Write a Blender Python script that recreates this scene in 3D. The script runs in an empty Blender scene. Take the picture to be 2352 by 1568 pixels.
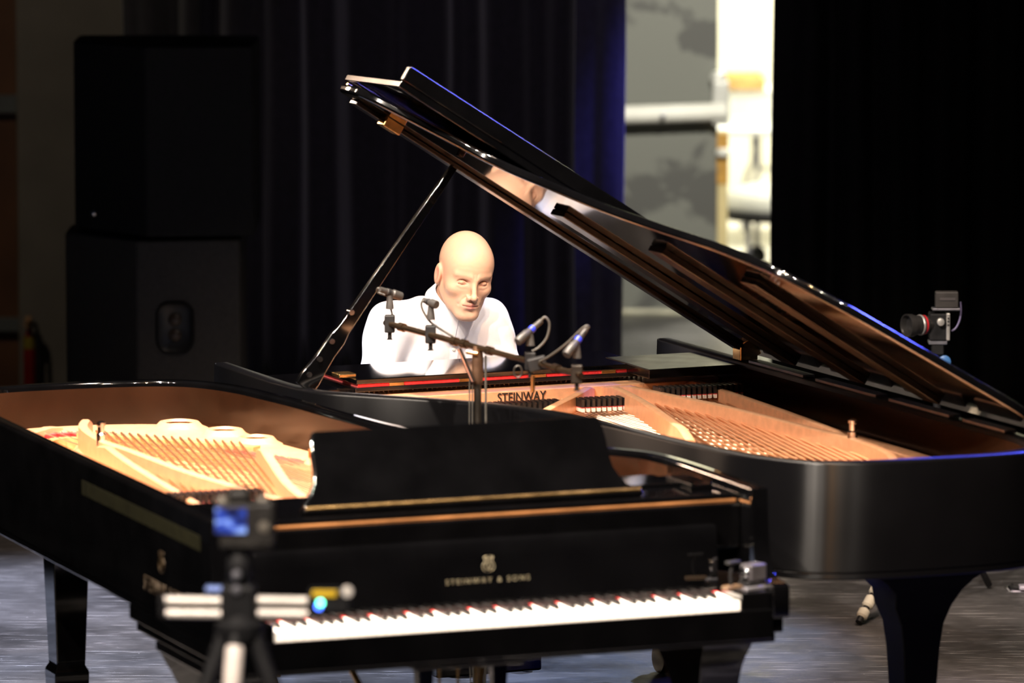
import bpy, bmesh, math, random
import numpy as np
from mathutils import Vector, Matrix
random.seed(7); np.random.seed(7)
PI = math.pi
scene = bpy.context.scene
C = scene.collection

# ------------------------------------------------------------------ camera
CAMH, PITCH, FPX = 3.17, 0.1263, 13067.0
cd = bpy.data.cameras.new('camera'); cam = bpy.data.objects.new('camera', cd); C.objects.link(cam)
cd.sensor_width = 36.0; cd.lens = FPX / 2352 * 36.0
cd.clip_end = 200
cam.location = (0, 0, CAMH); cam.rotation_euler = (PI / 2 - PITCH, 0, 0)
cd.dof.use_dof = True; cd.dof.focus_distance = 17.0; cd.dof.aperture_fstop = 2.8
scene.camera = cam

# ------------------------------------------------------------------ world, lamps, exposure
w = bpy.data.worlds.new('world'); scene.world = w; w.use_nodes = True
w.node_tree.nodes['Background'].inputs[0].default_value = (.030, .034, .045, 1)
w.node_tree.nodes['Background'].inputs[1].default_value = .10
vs = scene.view_settings
vs.view_transform = 'Standard'; vs.look = 'None'; vs.gamma = 1; vs.use_curve_mapping = False
vs.exposure = 0.0

def spot(name, loc, aim, watts, col, deg, blend=.5, size=.15):
    d = bpy.data.lights.new(name, 'SPOT'); d.energy = watts; d.color = col
    d.spot_size = math.radians(deg); d.spot_blend = blend; d.shadow_soft_size = size
    o = bpy.data.objects.new(name, d); C.objects.link(o); o.location = loc
    o.rotation_euler = (Vector(aim) - Vector(loc)).to_track_quat('-Z', 'Y').to_euler()
    return o
def area(name, loc, aim, watts, col, sx, sy):
    d = bpy.data.lights.new(name, 'AREA'); d.energy = watts; d.color = col; d.shape = 'RECTANGLE'; d.size = sx; d.size_y = sy
    o = bpy.data.objects.new(name, d); C.objects.link(o); o.location = loc
    o.rotation_euler = (Vector(aim) - Vector(loc)).to_track_quat('-Z', 'Y').to_euler()
    return o
for i_, (lx_, ly_, lz_, w_) in enumerate(((-5.0, 8.6, 8.4, 3900), (-3.4, 8.0, 8.5, 5200), (-1.8, 7.6, 8.6, 3300), (.35, 7.4, 8.6, 3200), (1.6, 7.6, 8.6, 1400), (3.4, 8.2, 8.6, 1500))):
    spot('front_of_house_spot', (lx_, ly_, lz_), (-.15, 15.6, .9), w_, (1, .55, .26) if lx_ == .35 else (1, .87, .74), 21, .5, .09)
spot('tripod_fill', (-2.4, 6.4, 7.2), (-.4, 12.6, .85), 5500, (1, .86, .74), 18, .6, .09)  # added fill to brighten the tripod and its rails
spot('stage_spot_top', (-1.4, 14.2, 7.6), (-.6, 14.9, .9), 8000, (1, .86, .72), 34, .6, .10)
spot('stage_spot_top', (.8, 15.0, 7.6), (.35, 15.7, .9), 2600, (1, .82, .64), 30, .6, .10)
spot('stage_spot_side', (-4.6, 21.2, 3.9), (-.80, 16.95, 1.88), 1000, (1, .70, .50), 8, .6, .40)
spot('stage_spot_cool', (-5.2, 17.6, 6.5), (-1.5, 17.6, 0), 9500, (.66, .74, 1), 26, .6, .10)
spot('stage_spot_cool', (1.2, 21.4, 6.4), (.15, 17.4, 0), 3000, (.50, .62, 1), 15, .6, .10)
spot('stage_spot_blue', (4.7, 20.0, 6.2), (1.0, 15.6, 1.3), 4600, (.08, .10, 1), 26, .6, .50)
spot('stage_spot_blue_curtain', (2.3, 20.2, 5.2), (.50, 22.0, 1.3), 1100, (.16, .14, 1), 6.5, .8, .10)
spot('curtain_fill', (-.4, 17.5, 7.0), (.15, 22.0, 1.2), 230, (.90, .76, 1), 26, .9, .10)  # added violet fill that imitates spill on the curtain
spot('stage_spot_back', (2.6, 14.5, 7.5), (1.4, 18.0, .0), 1300, (1, .80, .66), 45, .6, .10)
spot('wall_fill', (-3.6, 19.0, 5.2), (-2.0, 23.2, 1.3), 200, (1, .86, .66), 34, .8, .10)  # added dim fill to lift the left wall, source unknown
spot('door_fill', (.9, 22.9, 2.7), (.85, 26.0, .9), 560, (1, .95, .82), 60, .6, .10)  # added fill to brighten the door and push bar, no lamp known here
area('back_room_lamp', (2.6, 28.4, 3.6), (1.5, 29.2, 0), 480, (1, .95, .78), 1.6, 1.2)

# ------------------------------------------------------------------ materials
MATS = {}
def mat(name, col, rough=.5, metal=0., spec=.5, coat=0., noise=None, bump=0., bscale=60., emit=None, estr=1., trans=0., sheen=0., coat_rough=.05, brush=0., aniso=0.):
    if name in MATS: return MATS[name]
    m = bpy.data.materials.new(name); m.use_nodes = True; nt = m.node_tree; N = nt.nodes; L = nt.links
    b = N['Principled BSDF']
    b.inputs['Base Color'].default_value = (*col, 1); b.inputs['Roughness'].default_value = rough
    b.inputs['Metallic'].default_value = metal; b.inputs['Specular IOR Level'].default_value = spec
    b.inputs['Coat Weight'].default_value = coat; b.inputs['Coat Roughness'].default_value = coat_rough
    b.inputs['Transmission Weight'].default_value = trans; b.inputs['Sheen Weight'].default_value = sheen
    tc = N.new('ShaderNodeTexCoord')
    if noise:
        sc, amt = noise
        n = N.new('ShaderNodeTexNoise'); n.inputs['Scale'].default_value = sc; n.inputs['Detail'].default_value = 6
        L.new(tc.outputs['Object'], n.inputs['Vector'])
        r = N.new('ShaderNodeMapRange'); r.inputs[1].default_value = .3; r.inputs[2].default_value = .7
        r.inputs[3].default_value = 1 - amt; r.inputs[4].default_value = 1 + amt
        L.new(n.outputs['Fac'], r.inputs[0])
        mx = N.new('ShaderNodeMix'); mx.data_type = 'RGBA'; mx.blend_type = 'MULTIPLY'; mx.inputs[0].default_value = 1
        mx.inputs[6].default_value = (*col, 1); L.new(r.outputs[0], mx.inputs[7]); L.new(mx.outputs[2], b.inputs['Base Color'])
        r2 = N.new('ShaderNodeMapRange'); r2.inputs[3].default_value = max(.02, rough * (1 - amt)); r2.inputs[4].default_value = min(1, rough * (1 + amt))
        L.new(n.outputs['Fac'], r2.inputs[0]); L.new(r2.outputs[0], b.inputs['Roughness'])
    if bump:
        n2 = N.new('ShaderNodeTexNoise'); n2.inputs['Scale'].default_value = bscale; n2.inputs['Detail'].default_value = 4
        L.new(tc.outputs['Object'], n2.inputs['Vector'])
        bp = N.new('ShaderNodeBump'); bp.inputs['Strength'].default_value = bump; bp.inputs['Distance'].default_value = .01
        L.new(n2.outputs['Fac'], bp.inputs['Height']); L.new(bp.outputs['Normal'], b.inputs['Normal'])
    if aniso:
        b.inputs['Anisotropic'].default_value = aniso; b.inputs['Anisotropic Rotation'].default_value = .25
    if brush:
        mp = N.new('ShaderNodeMapping'); mp.inputs['Scale'].default_value = (3, 3, 900); L.new(tc.outputs['Object'], mp.inputs[0])
        n3 = N.new('ShaderNodeTexNoise'); n3.inputs['Scale'].default_value = 1; n3.inputs['Detail'].default_value = 2; L.new(mp.outputs[0], n3.inputs['Vector'])
        bp = N.new('ShaderNodeBump'); bp.inputs['Strength'].default_value = brush; bp.inputs['Distance'].default_value = .002
        L.new(n3.outputs['Fac'], bp.inputs['Height']); L.new(bp.outputs['Normal'], b.inputs['Normal'])
    if emit:
        b.inputs['Emission Color'].default_value = (*emit, 1); b.inputs['Emission Strength'].default_value = estr
    MATS[name] = m; return m
LINING = mat('dark_mahogany_lining', (.014, .006, .003), .24, 0, .12, 0, noise=(5, .3))
LACQ = mat('black_lacquer', (.0012, .0012, .0014), .06, 0, .7, .8, noise=(9, .3))
SATIN = mat('satin_black', (.003, .003, .0035), .24, 0, .5, 0, noise=(14, .3))
MATTE = mat('matte_black', (.008, .008, .009), .6, 0, .3, noise=(30, .3))
PLATE = mat('bronzed_iron', (.78, .41, .22), .38, .35, .5, 0, noise=(40, .10), bump=.05, bscale=250)
SPRUCE = mat('varnished_spruce', (.58, .31, .14), .55, 0, .3, 0, noise=(6, .2))
COPPER = mat('copper_string', (.80, .42, .22), .3, .9)
STEEL = mat('steel_string', (.80, .66, .52), .28, .9)
BRONZE = mat('dark_bronze', (.34, .15, .055), .35, .8, noise=(9, .3))
BRASS = mat('brass', (.78, .50, .20), .25, 1., noise=(25, .2))
CHROME = mat('chrome', (.75, .75, .78), .15, 1., noise=(25, .2))
GREYMETAL = mat('satin_steel', (.32, .32, .36), .4, .8, noise=(25, .2))
REDFELT = mat('red_felt', (.62, .02, .02), .9, 0, .2, noise=(120, .25), sheen=.3)
WHITEFELT = mat('white_felt', (.80, .74, .66), .9, 0, .2, noise=(120, .15))
IVORY = mat('ivory_white', (.88, .86, .82), .25, 0, .5, noise=(20, .04))
EBONY = mat('ebony', (.012, .011, .011), .3, 0, .5, noise=(40, .3))
BRIDGEWOOD = mat('maple', (.50, .27, .11), .45, noise=(12, .25))
GOLDLEAF = mat('pale_gold_leaf', (.20, .18, .12), .4, .5, noise=(60, .2))
DIMGOLD = mat('dark_brass_inlay', (.03, .02, .01), .4, .6, noise=(60, .2))
OLIVEREFL = mat('olive_reflection', (.0045, .0043, .0002), .9, 0, .1, noise=(30, .25))  # dark olive reflection on the lacquer, done as a painted colour
BLACKINK = mat('black_ink', (.012, .006, .003), .6)
GREYPLASTIC = mat('grey_plastic', (.05, .048, .047), .45, noise=(30, .15))
MICGREY = mat('mic_grey', (.045, .043, .042), .45, .3, noise=(40, .15))
BLUEBAND = mat('blue_band', (.02, .04, .6), .35, noise=(30, .1))
CABLE = mat('rubber_cable', (.055, .052, .046), .5, noise=(30, .2))
WHITEPAINT = mat('white_paint', (.90, .89, .82), .5, noise=(6, .06))

# ------------------------------------------------------------------ geometry helpers
class MB:
    def __init__(s): s.v = []; s.f = []
    def add(s, vs_, fs):
        o = len(s.v); s.v += [tuple(x) for x in vs_]; s.f += [tuple(i + o for i in f) for f in fs]; return s
    def box(s, c, d, M=None):
        x, y, z = (d[0] / 2, d[1] / 2, d[2] / 2)
        V = [Vector((sx * x, sy * y, sz * z)) for sx in (-1, 1) for sy in (-1, 1) for sz in (-1, 1)]
        if M is not None: V = [M @ p for p in V]
        V = [p + Vector(c) for p in V]
        return s.add(V, [(0, 1, 3, 2), (4, 6, 7, 5), (0, 4, 5, 1), (2, 3, 7, 6), (0, 2, 6, 4), (1, 5, 7, 3)])
    def bb(s, x0, x1, y0, y1, z0, z1): return s.box(((x0 + x1) / 2, (y0 + y1) / 2, (z0 + z1) / 2), (x1 - x0, y1 - y0, z1 - z0))
    def tube(s, path, r, n=10, cap=True):
        path = [Vector(p) for p in path]; R = r if isinstance(r, (list, tuple)) else [r] * len(path)
        V = []; up = None
        for i, p in enumerate(path):
            t = (path[min(i + 1, len(path) - 1)] - path[max(i - 1, 0)]).normalized()
            if up is None:
                up = Vector((0, 0, 1)) if abs(t.z) < .9 else Vector((1, 0, 0))
            a = t.cross(up); a = a.normalized() if a.length > 1e-6 else t.orthogonal().normalized()
            b = a.cross(t).normalized(); up = b
            V += [p + (a * math.cos(2 * PI * k / n) + b * math.sin(2 * PI * k / n)) * R[i] for k in range(n)]
        F = [(i * n + k, i * n + (k + 1) % n, (i + 1) * n + (k + 1) % n, (i + 1) * n + k) for i in range(len(path) - 1) for k in range(n)]
        if cap: F += [tuple(range(n))[::-1], tuple((len(path) - 1) * n + k for k in range(n))]
        return s.add(V, F)
    def lathe(s, prof, n=24, M=None, c=(0, 0, 0), cap=True):
        V = []
        for r, z in prof:
            V += [Vector((r * math.cos(2 * PI * k / n), r * math.sin(2 * PI * k / n), z)) for k in range(n)]
        if M is not None: V = [M @ p for p in V]
        V = [p + Vector(c) for p in V]
        F = [(i * n + k, i * n + (k + 1) % n, (i + 1) * n + (k + 1) % n, (i + 1) * n + k) for i in range(len(prof) - 1) for k in range(n)]
        if cap: F += [tuple(range(n))[::-1], tuple((len(prof) - 1) * n + k for k in range(n))]
        return s.add(V, F)
    def prism(s, poly, fn, h):
        # poly 2D points, fn(u,v,t) -> 3D, t in (0,h)
        n = len(poly)
        V = [fn(u, v, 0) for u, v in poly] + [fn(u, v, h) for u, v in poly]
        F = [tuple(range(n))[::-1], tuple(range(n, 2 * n))] + [(k, (k + 1) % n, n + (k + 1) % n, n + k) for k in range(n)]
        return s.add(V, F)
    def loft(s, rings, cap=True, closed=True):
        n = len(rings[0]); V = [p for r in rings for p in r]
        F = [(i * n + k, i * n + (k + 1) % n, (i + 1) * n + (k + 1) % n, (i + 1) * n + k) for i in range(len(rings) - 1) for k in range(n if closed else n - 1)]
        if cap: F += [tuple(range(n))[::-1], tuple((len(rings) - 1) * n + k for k in range(n))]
        return s.add(V, F)
    def mesh(s, name, smooth=None):
        me = bpy.data.meshes.new(name); me.from_pydata([tuple(p) for p in s.v], [], s.f)
        bm = bmesh.new(); bm.from_mesh(me); bmesh.ops.recalc_face_normals(bm, faces=bm.faces); bm.to_mesh(me); bm.free()
        if smooth is not None:
            me.shade_smooth(); me.set_sharp_from_angle(angle=math.radians(smooth))
        return me
    def build(s, name, m, parent=None, smooth=None, bevel=0, seg=2):
        return obj(name, s.mesh(name, smooth), m, parent, bevel, seg)
def obj(name, me, m, parent=None, bevel=0, seg=2):
    o = bpy.data.objects.new(name, me); C.objects.link(o)
    if m is not None and len(me.materials) == 0: me.materials.append(m)
    if parent is not None: o.parent = parent
    if bevel:
        b = o.modifiers.new('bevel', 'BEVEL'); b.width = bevel; b.segments = seg; b.limit_method = 'ANGLE'; b.angle_limit = math.radians(40); b.harden_normals = True
        if not any(pl.use_smooth for pl in me.polygons): me.shade_smooth()
    return o
def thing(name, label, cat, loc=(0, 0, 0), rz=0, group=None):
    o = bpy.data.objects.new(name, None); C.objects.link(o); o.location = loc; o.rotation_euler = (0, 0, rz)
    return tag(o, label, cat, group)
def tag(o, label, cat, group=None, kind=None):
    o['label'] = label; o['category'] = cat
    if group: o['group'] = group
    if kind: o['kind'] = kind
    return o
def struct(o): o['kind'] = 'structure'; return o
def crom(pts, n=8, closed=False):
    pts = [Vector(p) for p in pts]; out = []
    m = len(pts)
    for i in range(m if closed else m - 1):
        g = (lambda k: pts[k % m]) if closed else (lambda k: pts[max(0, min(m - 1, k))])
        a, b, c, d = g(i - 1), g(i), g(i + 1), g(i + 2)
        for k in range(n):
            t = k / n
            out.append(.5 * ((2 * b) + (c - a) * t + (2 * a - 5 * b + 4 * c - d) * t * t + (3 * b - a - 3 * c + d) * t ** 3))
    if not closed: out.append(pts[-1])
    return out
def text_mesh(name, s, size, depth, space=1.0):
    cu = bpy.data.curves.new(name, 'FONT'); cu.body = s; cu.size = size; cu.extrude = depth; cu.space_character = space
    cu.align_x = 'CENTER'; cu.align_y = 'CENTER'
    o = bpy.data.objects.new(name, cu); C.objects.link(o)
    dg = bpy.context.evaluated_depsgraph_get(); dg.update()
    me = bpy.data.meshes.new_from_object(o.evaluated_get(dg)); bpy.data.objects.remove(o); bpy.data.curves.remove(cu)
    me.name = name; me.materials.clear()
    return me
def frame(X, Y, Z, p):
    return Matrix(((X[0], Y[0], Z[0], p[0]), (X[1], Y[1], Z[1], p[1]), (X[2], Y[2], Z[2], p[2]), (0, 0, 0, 1)))
def P(px, py, Y):
    """world point seen at photo pixel (px,py), lying at distance Y from the lens plane"""
    u = (px - 1176) / FPX; v = (py - 784) / FPX; c, s = math.cos(PITCH), math.sin(PITCH)
    d = Vector((u, c - v * s, -s - v * c)); return Vector((0, 0, CAMH)) + d * (Y / d.y)
PINKW = 0
# ================================================================== SETTING
def floor_mat():
    m = bpy.data.materials.new('stage_floor_paint'); m.use_nodes = True; nt = m.node_tree; N = nt.nodes; L = nt.links; b = N['Principled BSDF']
    tc = N.new('ShaderNodeTexCoord')
    def noise(sc, det=6, stretch=None):
        n = N.new('ShaderNodeTexNoise'); n.inputs['Scale'].default_value = sc; n.inputs['Detail'].default_value = det
        if stretch:
            mp = N.new('ShaderNodeMapping'); mp.inputs['Scale'].default_value = stretch[0]; mp.inputs['Rotation'].default_value = (0, 0, stretch[1])
            L.new(tc.outputs['Object'], mp.inputs['Vector']); L.new(mp.outputs[0], n.inputs['Vector'])
        else: L.new(tc.outputs['Object'], n.inputs['Vector'])
        return n.outputs['Fac']
    def ramp(f, a, b_, lo, hi):
        r = N.new('ShaderNodeMapRange'); r.inputs[1].default_value = a; r.inputs[2].default_value = b_; r.inputs[3].default_value = lo; r.inputs[4].default_value = hi
        L.new(f, r.inputs[0]); return r.outputs[0]
    def mathn(op, a, b_):
        n = N.new('ShaderNodeMath'); n.operation = op; L.new(a, n.inputs[0])
        if isinstance(b_, float): n.inputs[1].default_value = b_
        else: L.new(b_, n.inputs[1])
        return n.outputs[0]
    base = ramp(noise(1.6), .38, .62, .030, .075)
    fine = ramp(noise(14), .3, .7, .8, 1.2)
    v = mathn('MULTIPLY', base, fine)
    for sc, rot, th, st in ((3.0, .35, .655, (1, 26, 1)), (2.2, -.5, .655, (1, 30, 1)), (5, .05, .655, (1, 22, 1)), (4, 1.1, .655, (1, 30, 1))):
        scr = ramp(noise(sc, 3, (st, rot)), th, th + .05, 0, .22); v = mathn('ADD', v, scr)
    spk = ramp(noise(55, 2), .74, .78, 0, .25); v = mathn('ADD', v, spk)
    cmb = N.new('ShaderNodeCombineColor')
    L.new(v, cmb.inputs[0]); L.new(mathn('MULTIPLY', v, .96), cmb.inputs[1]); L.new(mathn('MULTIPLY', v, .98), cmb.inputs[2])
    L.new(cmb.outputs[0], b.inputs['Base Color'])
    L.new(ramp(noise(6), .3, .7, .32, .55), b.inputs['Roughness'])
    bp = N.new('ShaderNodeBump'); bp.inputs['Strength'].default_value = .15; bp.inputs['Distance'].default_value = .01; L.new(noise(40), bp.inputs['Height']); L.new(bp.outputs[0], b.inputs['Normal'])
    return m
fl = MB().bb(-9, 9, 8, 27.9, -.1, 0).build('floor', floor_mat()); struct(fl)
rf = MB().bb(-3, 9, 27.9, 34, -.1, 0).build('floor', mat('back_room_floor', (.60, .58, .50), .5, noise=(3, .1))); struct(rf)

CURT = mat('black_velour', (.017, .015, .020), .9, 0, .2, noise=(30, .3), sheen=.35)
CURTB = mat('navy_velour', (.030, .028, .050), .85, 0, .2, noise=(30, .25), sheen=.5)
CURTK = mat('dense_black_velour', (.006, .006, .006), .95, 0, .1, noise=(30, .3))
def curtain(x0, x1, Y, m, label, seed, amp=.05, pitch=.16, depth=None):
    rnd = random.Random(seed); pts = []; x = x0; ph = 0
    n = max(24, int((x1 - x0) / .008)); phs = [rnd.uniform(.75, 1.35) for _ in range(400)]
    cur = 0
    for i in range(n + 1):
        x = x0 + (x1 - x0) * i / n
        cur += (x1 - x0) / n / pitch * 2 * PI * phs[int(cur / (2 * PI)) % 400]
        a = amp * (.7 + .3 * math.sin(cur * .37 + seed))
        yy = Y + a * math.sin(cur) + .35 * a * math.sin(2.1 * cur + 1)
        pts.append((x + .25 * a * math.cos(cur), yy))
    mb = MB(); rows = 14
    V = []; F = []
    th = .006
    for j in range(rows + 1):
        z = .02 + 5.2 * j / rows; k = 1 + .12 * math.sin(j * 1.3)
        for (px_, py_) in pts: V.append((px_ + .006 * math.sin(j * .9 + px_ * 9), Y + (py_ - Y) * k, z))
    m_ = n + 1
    for j in range(rows):
        for i in range(n): F.append((j * m_ + i, j * m_ + i + 1, (j + 1) * m_ + i + 1, (j + 1) * m_ + i))
    mb.add(V, F)
    o = mb.build('stage_curtain', m, smooth=60)
    so = o.modifiers.new('thickness', 'SOLIDIFY'); so.thickness = .012
    return tag(o, label, 'curtain')
def X(px, Y): return P(px, 784, Y).x
curtain(X(280, 22.2), X(1330, 22.2), 22.2, CURT, 'wide near-black pleated stage curtain behind the pianist', 3, .055, .17)
curtain(X(1318, 22.0), X(1424, 22.0), 22.0, CURTB, 'narrow navy curtain edge glowing blue beside the grey door', 5, .030, .21)
curtain(X(1768, 21.6), X(2520, 21.6), 21.6, CURTK, 'black stage curtain at the far right behind the video camera', 11, .05, .2)

# left side walls
wl = MB().bb(-9, X(62, 23.5), 23.4, 23.5, 0, 5.0).build('wall_left', mat('brown_wood_panel', (.075, .028, .008), .5, noise=(3, .3))); struct(wl)
for i, (ya, yb) in enumerate(((222, 262), (735, 765))):
    za, zb = P(0, yb, 23.3).z, P(0, ya, 23.3).z
    t = MB().bb(-9, X(56, 23.3), 23.36, 23.41, za, zb).build('trim_%d' % (i + 1), mat('grey_trim', (.07, .075, .075), .5, noise=(4, .2))); struct(t)
wb = MB().bb(X(50, 23.2), X(420, 23.2), 23.05, 23.35, 0, 5.0).build('wall_back', mat('taupe_plaster', (.115, .10, .085), .8, noise=(5, .12), bump=.1, bscale=40), bevel=.02); struct(wb)

# open door and back room
DG = bpy.data.materials.new('patched_grey_paint'); DG.use_nodes = True
def _dg():
    nt = DG.node_tree; N = nt.nodes; L = nt.links; b = N['Principled BSDF']; b.inputs['Roughness'].default_value = .7
    tc = N.new('ShaderNodeTexCoord'); n = N.new('ShaderNodeTexNoise'); n.inputs['Scale'].default_value = 2.3; n.inputs['Detail'].default_value = 5; n.inputs['Distortion'].default_value = .6
    L.new(tc.outputs['Object'], n.inputs['Vector'])
    r = N.new('ShaderNodeValToRGB'); r.color_ramp.elements[0].position = .47; r.color_ramp.elements[0].color = (.10, .10, .095, 1)
    r.color_ramp.elements[1].position = .50; r.color_ramp.elements[1].color = (.19, .195, .175, 1)
    L.new(n.outputs['Fac'], r.inputs[0]); L.new(r.outputs[0], b.inputs['Base Color'])
_dg()
YD = 26.0
door = bpy.data.objects.new('door_1', MB().bb(X(1250, YD), X(1646, YD), YD, YD + .05, .02, 2.3).mesh('door_1')); C.objects.link(door); door.data.materials.append(DG); struct(door)
zc = P(1500, 258, YD).z
pb = MB(); a, b_ = P(1300, 275, YD - .09), P(1668, 243, YD - .09); a.z = zc - .012; b_.z = zc + .012
pb.tube([a, b_], .042, 14); pb.build('push_bar', WHITEPAINT, door, smooth=40)
hb = MB(); q = P(1655, 240, YD - .05); hb.box((q.x, q.y, q.z + .01), (.075, .10, .20)); hb.lathe([(.035, 0), (.04, .02), (.03, .05), (.001, .055)], 16, None, (q.x - .01, q.y, q.z + .10))
hb.build('latch_housing', mat('pale_metal', (.72, .72, .68), .4, .3, noise=(10, .1)), door, bevel=.01)
kb = MB(); q = P(1522, 265, YD - .13); kb.lathe([(.012, 0), (.012, .02), (.008, .022)], 12, Matrix.Rotation(PI / 2, 3, 'X'), q); kb.build('cylinder_lock', GREYMETAL, door, smooth=40)
rod = MB(); r0, r1 = P(1660, 300, YD - .03), P(1660, 720, YD - .03); rod.bb(r0.x - .024, r0.x + .024, r0.y - .02, r0.y + .03, .05, r0.z)
rod.build('door_edge_strip', mat('cream_wood', (.75, .62, .32), .5, noise=(5, .15)), door, bevel=.004)
rk = MB(); q = P(1660, 350, YD - .07); rk.lathe([(.02, -.02), (.03, -.01), (.03, .01), (.02, .02)], 14, None, q); rk.build('rod_guide', WHITEPAINT, door, smooth=40)
rt = MB(); za, zb = P(0, 420, YD).z, P(0, 305, YD).z; rt.bb(r0.x - .026, r0.x + .026, r0.y - .026, r0.y - .018, za, zb); rt.build('tape_wrap', mat('tan_tape', (.55, .30, .06), .5, noise=(20, .2)), door)

wr = MB().bb(-1, 7, 31.5, 31.6, 0, 5).build('wall_room', mat('cream_wall', (.82, .80, .66), .8, noise=(3, .04))); struct(wr)
wr2 = MB().bb(-1.1, -1, 27.9, 31.6, 0, 5).build('wall_room_side', mat('cream_wall', (.8, .8, .7))); struct(wr2)
# folding table with a wooden board on it
YT = 29.0
t = thing('folding_table', 'white folding table with bent steel legs in the bright back room', 'table', (X(1800, YT), YT, 0))
ztab = P(1720, 285, YT).z
MB().bb(X(1640, YT) - t.location.x, .75, -.3, .45, ztab - .035, ztab).build('tabletop', mat('grey_white_laminate', (.70, .72, .72), .4, noise=(8, .05)), t, bevel=.01)
for lx in (X(1735, YT) - t.location.x, .6):
    for ly in (-.22, .36):
        pth = crom([(lx, ly, ztab - .035), (lx, ly, ztab - .2), (lx - .005, ly, ztab * .6), (lx - .04, ly, ztab * .45), (lx - .05, ly, .02)], 8)
        MB().tube(pth, .014, 10).build('leg', GREYMETAL, t, smooth=40)
    MB().tube([(lx, -.22, ztab * .75), (lx, .36, ztab * .75)], .01, 8).build('brace', GREYMETAL, t, smooth=40)
MB().tube([(X(1735, YT) - t.location.x, -.22, ztab * .66), (.6, -.22, ztab * .66)], .01, 8).build('brace', GREYMETAL, t, smooth=40)
zs = ztab
stk = thing('paper_stack', 'pale stack of boxes lying on the folding table under a wooden tray', 'boxes', (X(1720, YT), YT + .1, zs))
for k in range(4): MB().bb(-.25, .22, -.15, .2, k * .045, k * .045 + .043).build('box', mat('card_%d' % (k % 2), ((.78, .77, .68), (.70, .70, .62))[k % 2], .7, noise=(6, .06)), stk, bevel=.004)
tr = thing('wooden_tray', 'light wooden tray tilted on top of the pale boxes', 'tray', (X(1700, YT), YT + .1, zs + .181))
MB().bb(-.22, .10, -.14, .18, 0, .02).build('base', mat('pine', (.70, .42, .14), .5, noise=(5, .2)), tr, bevel=.003)
for (x0, x1, y0, y1) in ((-.22, .10, -.16, -.14), (-.22, .10, .18, .2), (.10, .12, -.16, .2), (-.24, -.22, -.16, .2)):
    MB().bb(x0, x1, y0, y1, 0, .065).build('rail', MATS['pine'], tr, bevel=.003)
# low round cart with black bumper
YC = 27.6
q = P(1790, 505, YC)
ct = thing('round_cart', 'low pale round cart with a black rubber bumper below the folding table', 'cart', (q.x + .02, q.y + .2, 0))
MB().lathe([(.28, q.z + .02), (.30, q.z + .05), (.28, q.z + .11), (.18, q.z + .15), (.05, q.z + .16), (.001, q.z + .16)], 40).build('deck', mat('pale_shell', (.62, .62, .56), .4, noise=(5, .1)), ct, smooth=50)
bp_ = MB(); ring = [(.305 * math.cos(a_), .305 * math.sin(a_), q.z + .02) for a_ in np.linspace(0, 2 * PI, 49)]; bp_.tube(ring, .028, 12, False); bp_.build('bumper', mat('black_rubber', (.01, .01, .01), .6, noise=(20, .2)), ct, smooth=50)
for k in range(4):
    a_ = k * PI / 2 + .6; MB().lathe([(.045, -.015), (.05, -.01), (.05, .01), (.045, .015)], 18, Matrix.Rotation(PI / 2, 3, 'X'), (.2 * math.cos(a_), .2 * math.sin(a_), .05)).build('wheel', MATS['black_rubber'], ct, smooth=40)
    MB().bb(.2 * math.cos(a_) - .012, .2 * math.cos(a_) + .012, .2 * math.sin(a_) - .02, .2 * math.sin(a_) + .02, .09, q.z + .03).build('fork', GREYMETAL, ct)

# loudspeaker stack on the left
def cabinet(name, label, px0, px1, py0, zbot, Y, m, handle):
    c0, c1 = X(px0, Y), X(px1, Y); wdt = (c1 - c0); h = P(0, py0, Y).z - zbot
    t = thing(name, label, 'speaker', ((c0 + c1) / 2, Y + .25, zbot), 0.0)
    bx = [(-wdt / 2, .05), (-wdt / 2 + .28, -.25), (wdt / 2, -.22), (wdt / 2, .30), (-wdt / 2, .30)]
    MB().prism(bx, lambda u, v, k: (u, v, .012 + k), h - .012).build('cabinet', m, t, bevel=.012)
    for fx in (-wdt / 2 + .1, wdt / 2 - .08):
        for fy in (.0, .25): MB().lathe([(.02, 0), (.025, .005), (.025, .013)], 12, None, (fx, fy, 0)).build('foot', MATTE, t)
    # front grille slats on the angled face
    return t, wdt, h
SUBM = mat('dark_textured_cabinet', (.050, .047, .043), .75, noise=(60, .25), bump=.3, bscale=300)
TOPM = mat('black_textured_cabinet', (.008, .008, .008), .8, noise=(60, .25), bump=.3, bscale=300)
sub, sw, sh = cabinet('subwoofer', 'dark grey subwoofer cabinet with recessed handle, bottom of the speaker stack', 137, 552, 552, 0, 20.3, SUBM, True)
hx, hz = X(402, 20.3) - sub.location.x, P(402, 752, 20.3).z
def rrect(w_, h_, r_, n=6):
    o = []
    for cx, cy, a0 in ((w_ / 2 - r_, h_ / 2 - r_, 0), (-w_ / 2 + r_, h_ / 2 - r_, PI / 2), (-w_ / 2 + r_, -h_ / 2 + r_, PI), (w_ / 2 - r_, -h_ / 2 + r_, 1.5 * PI)):
        o += [(cx + r_ * math.cos(a0 + k * PI / 2 / n), cy + r_ * math.sin(a0 + k * PI / 2 / n)) for k in range(n + 1)]
    return o
hy = -.242
hm = MB(); R1 = [(hx + u, hy - .004, hz + v) for u, v in rrect(.14, .19, .05)]; R2 = [(hx + u, hy - .014, hz + v) for u, v in rrect(.125, .175, .045)]; R3 = [(hx + u, hy - .006, hz + v) for u, v in rrect(.10, .15, .04)]
hm.loft([R1, R2, R3]); hd = hm.build('handle_cup', mat('handle_black', (.012, .012, .012), .4, noise=(20, .2)), sub, smooth=40)
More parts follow.
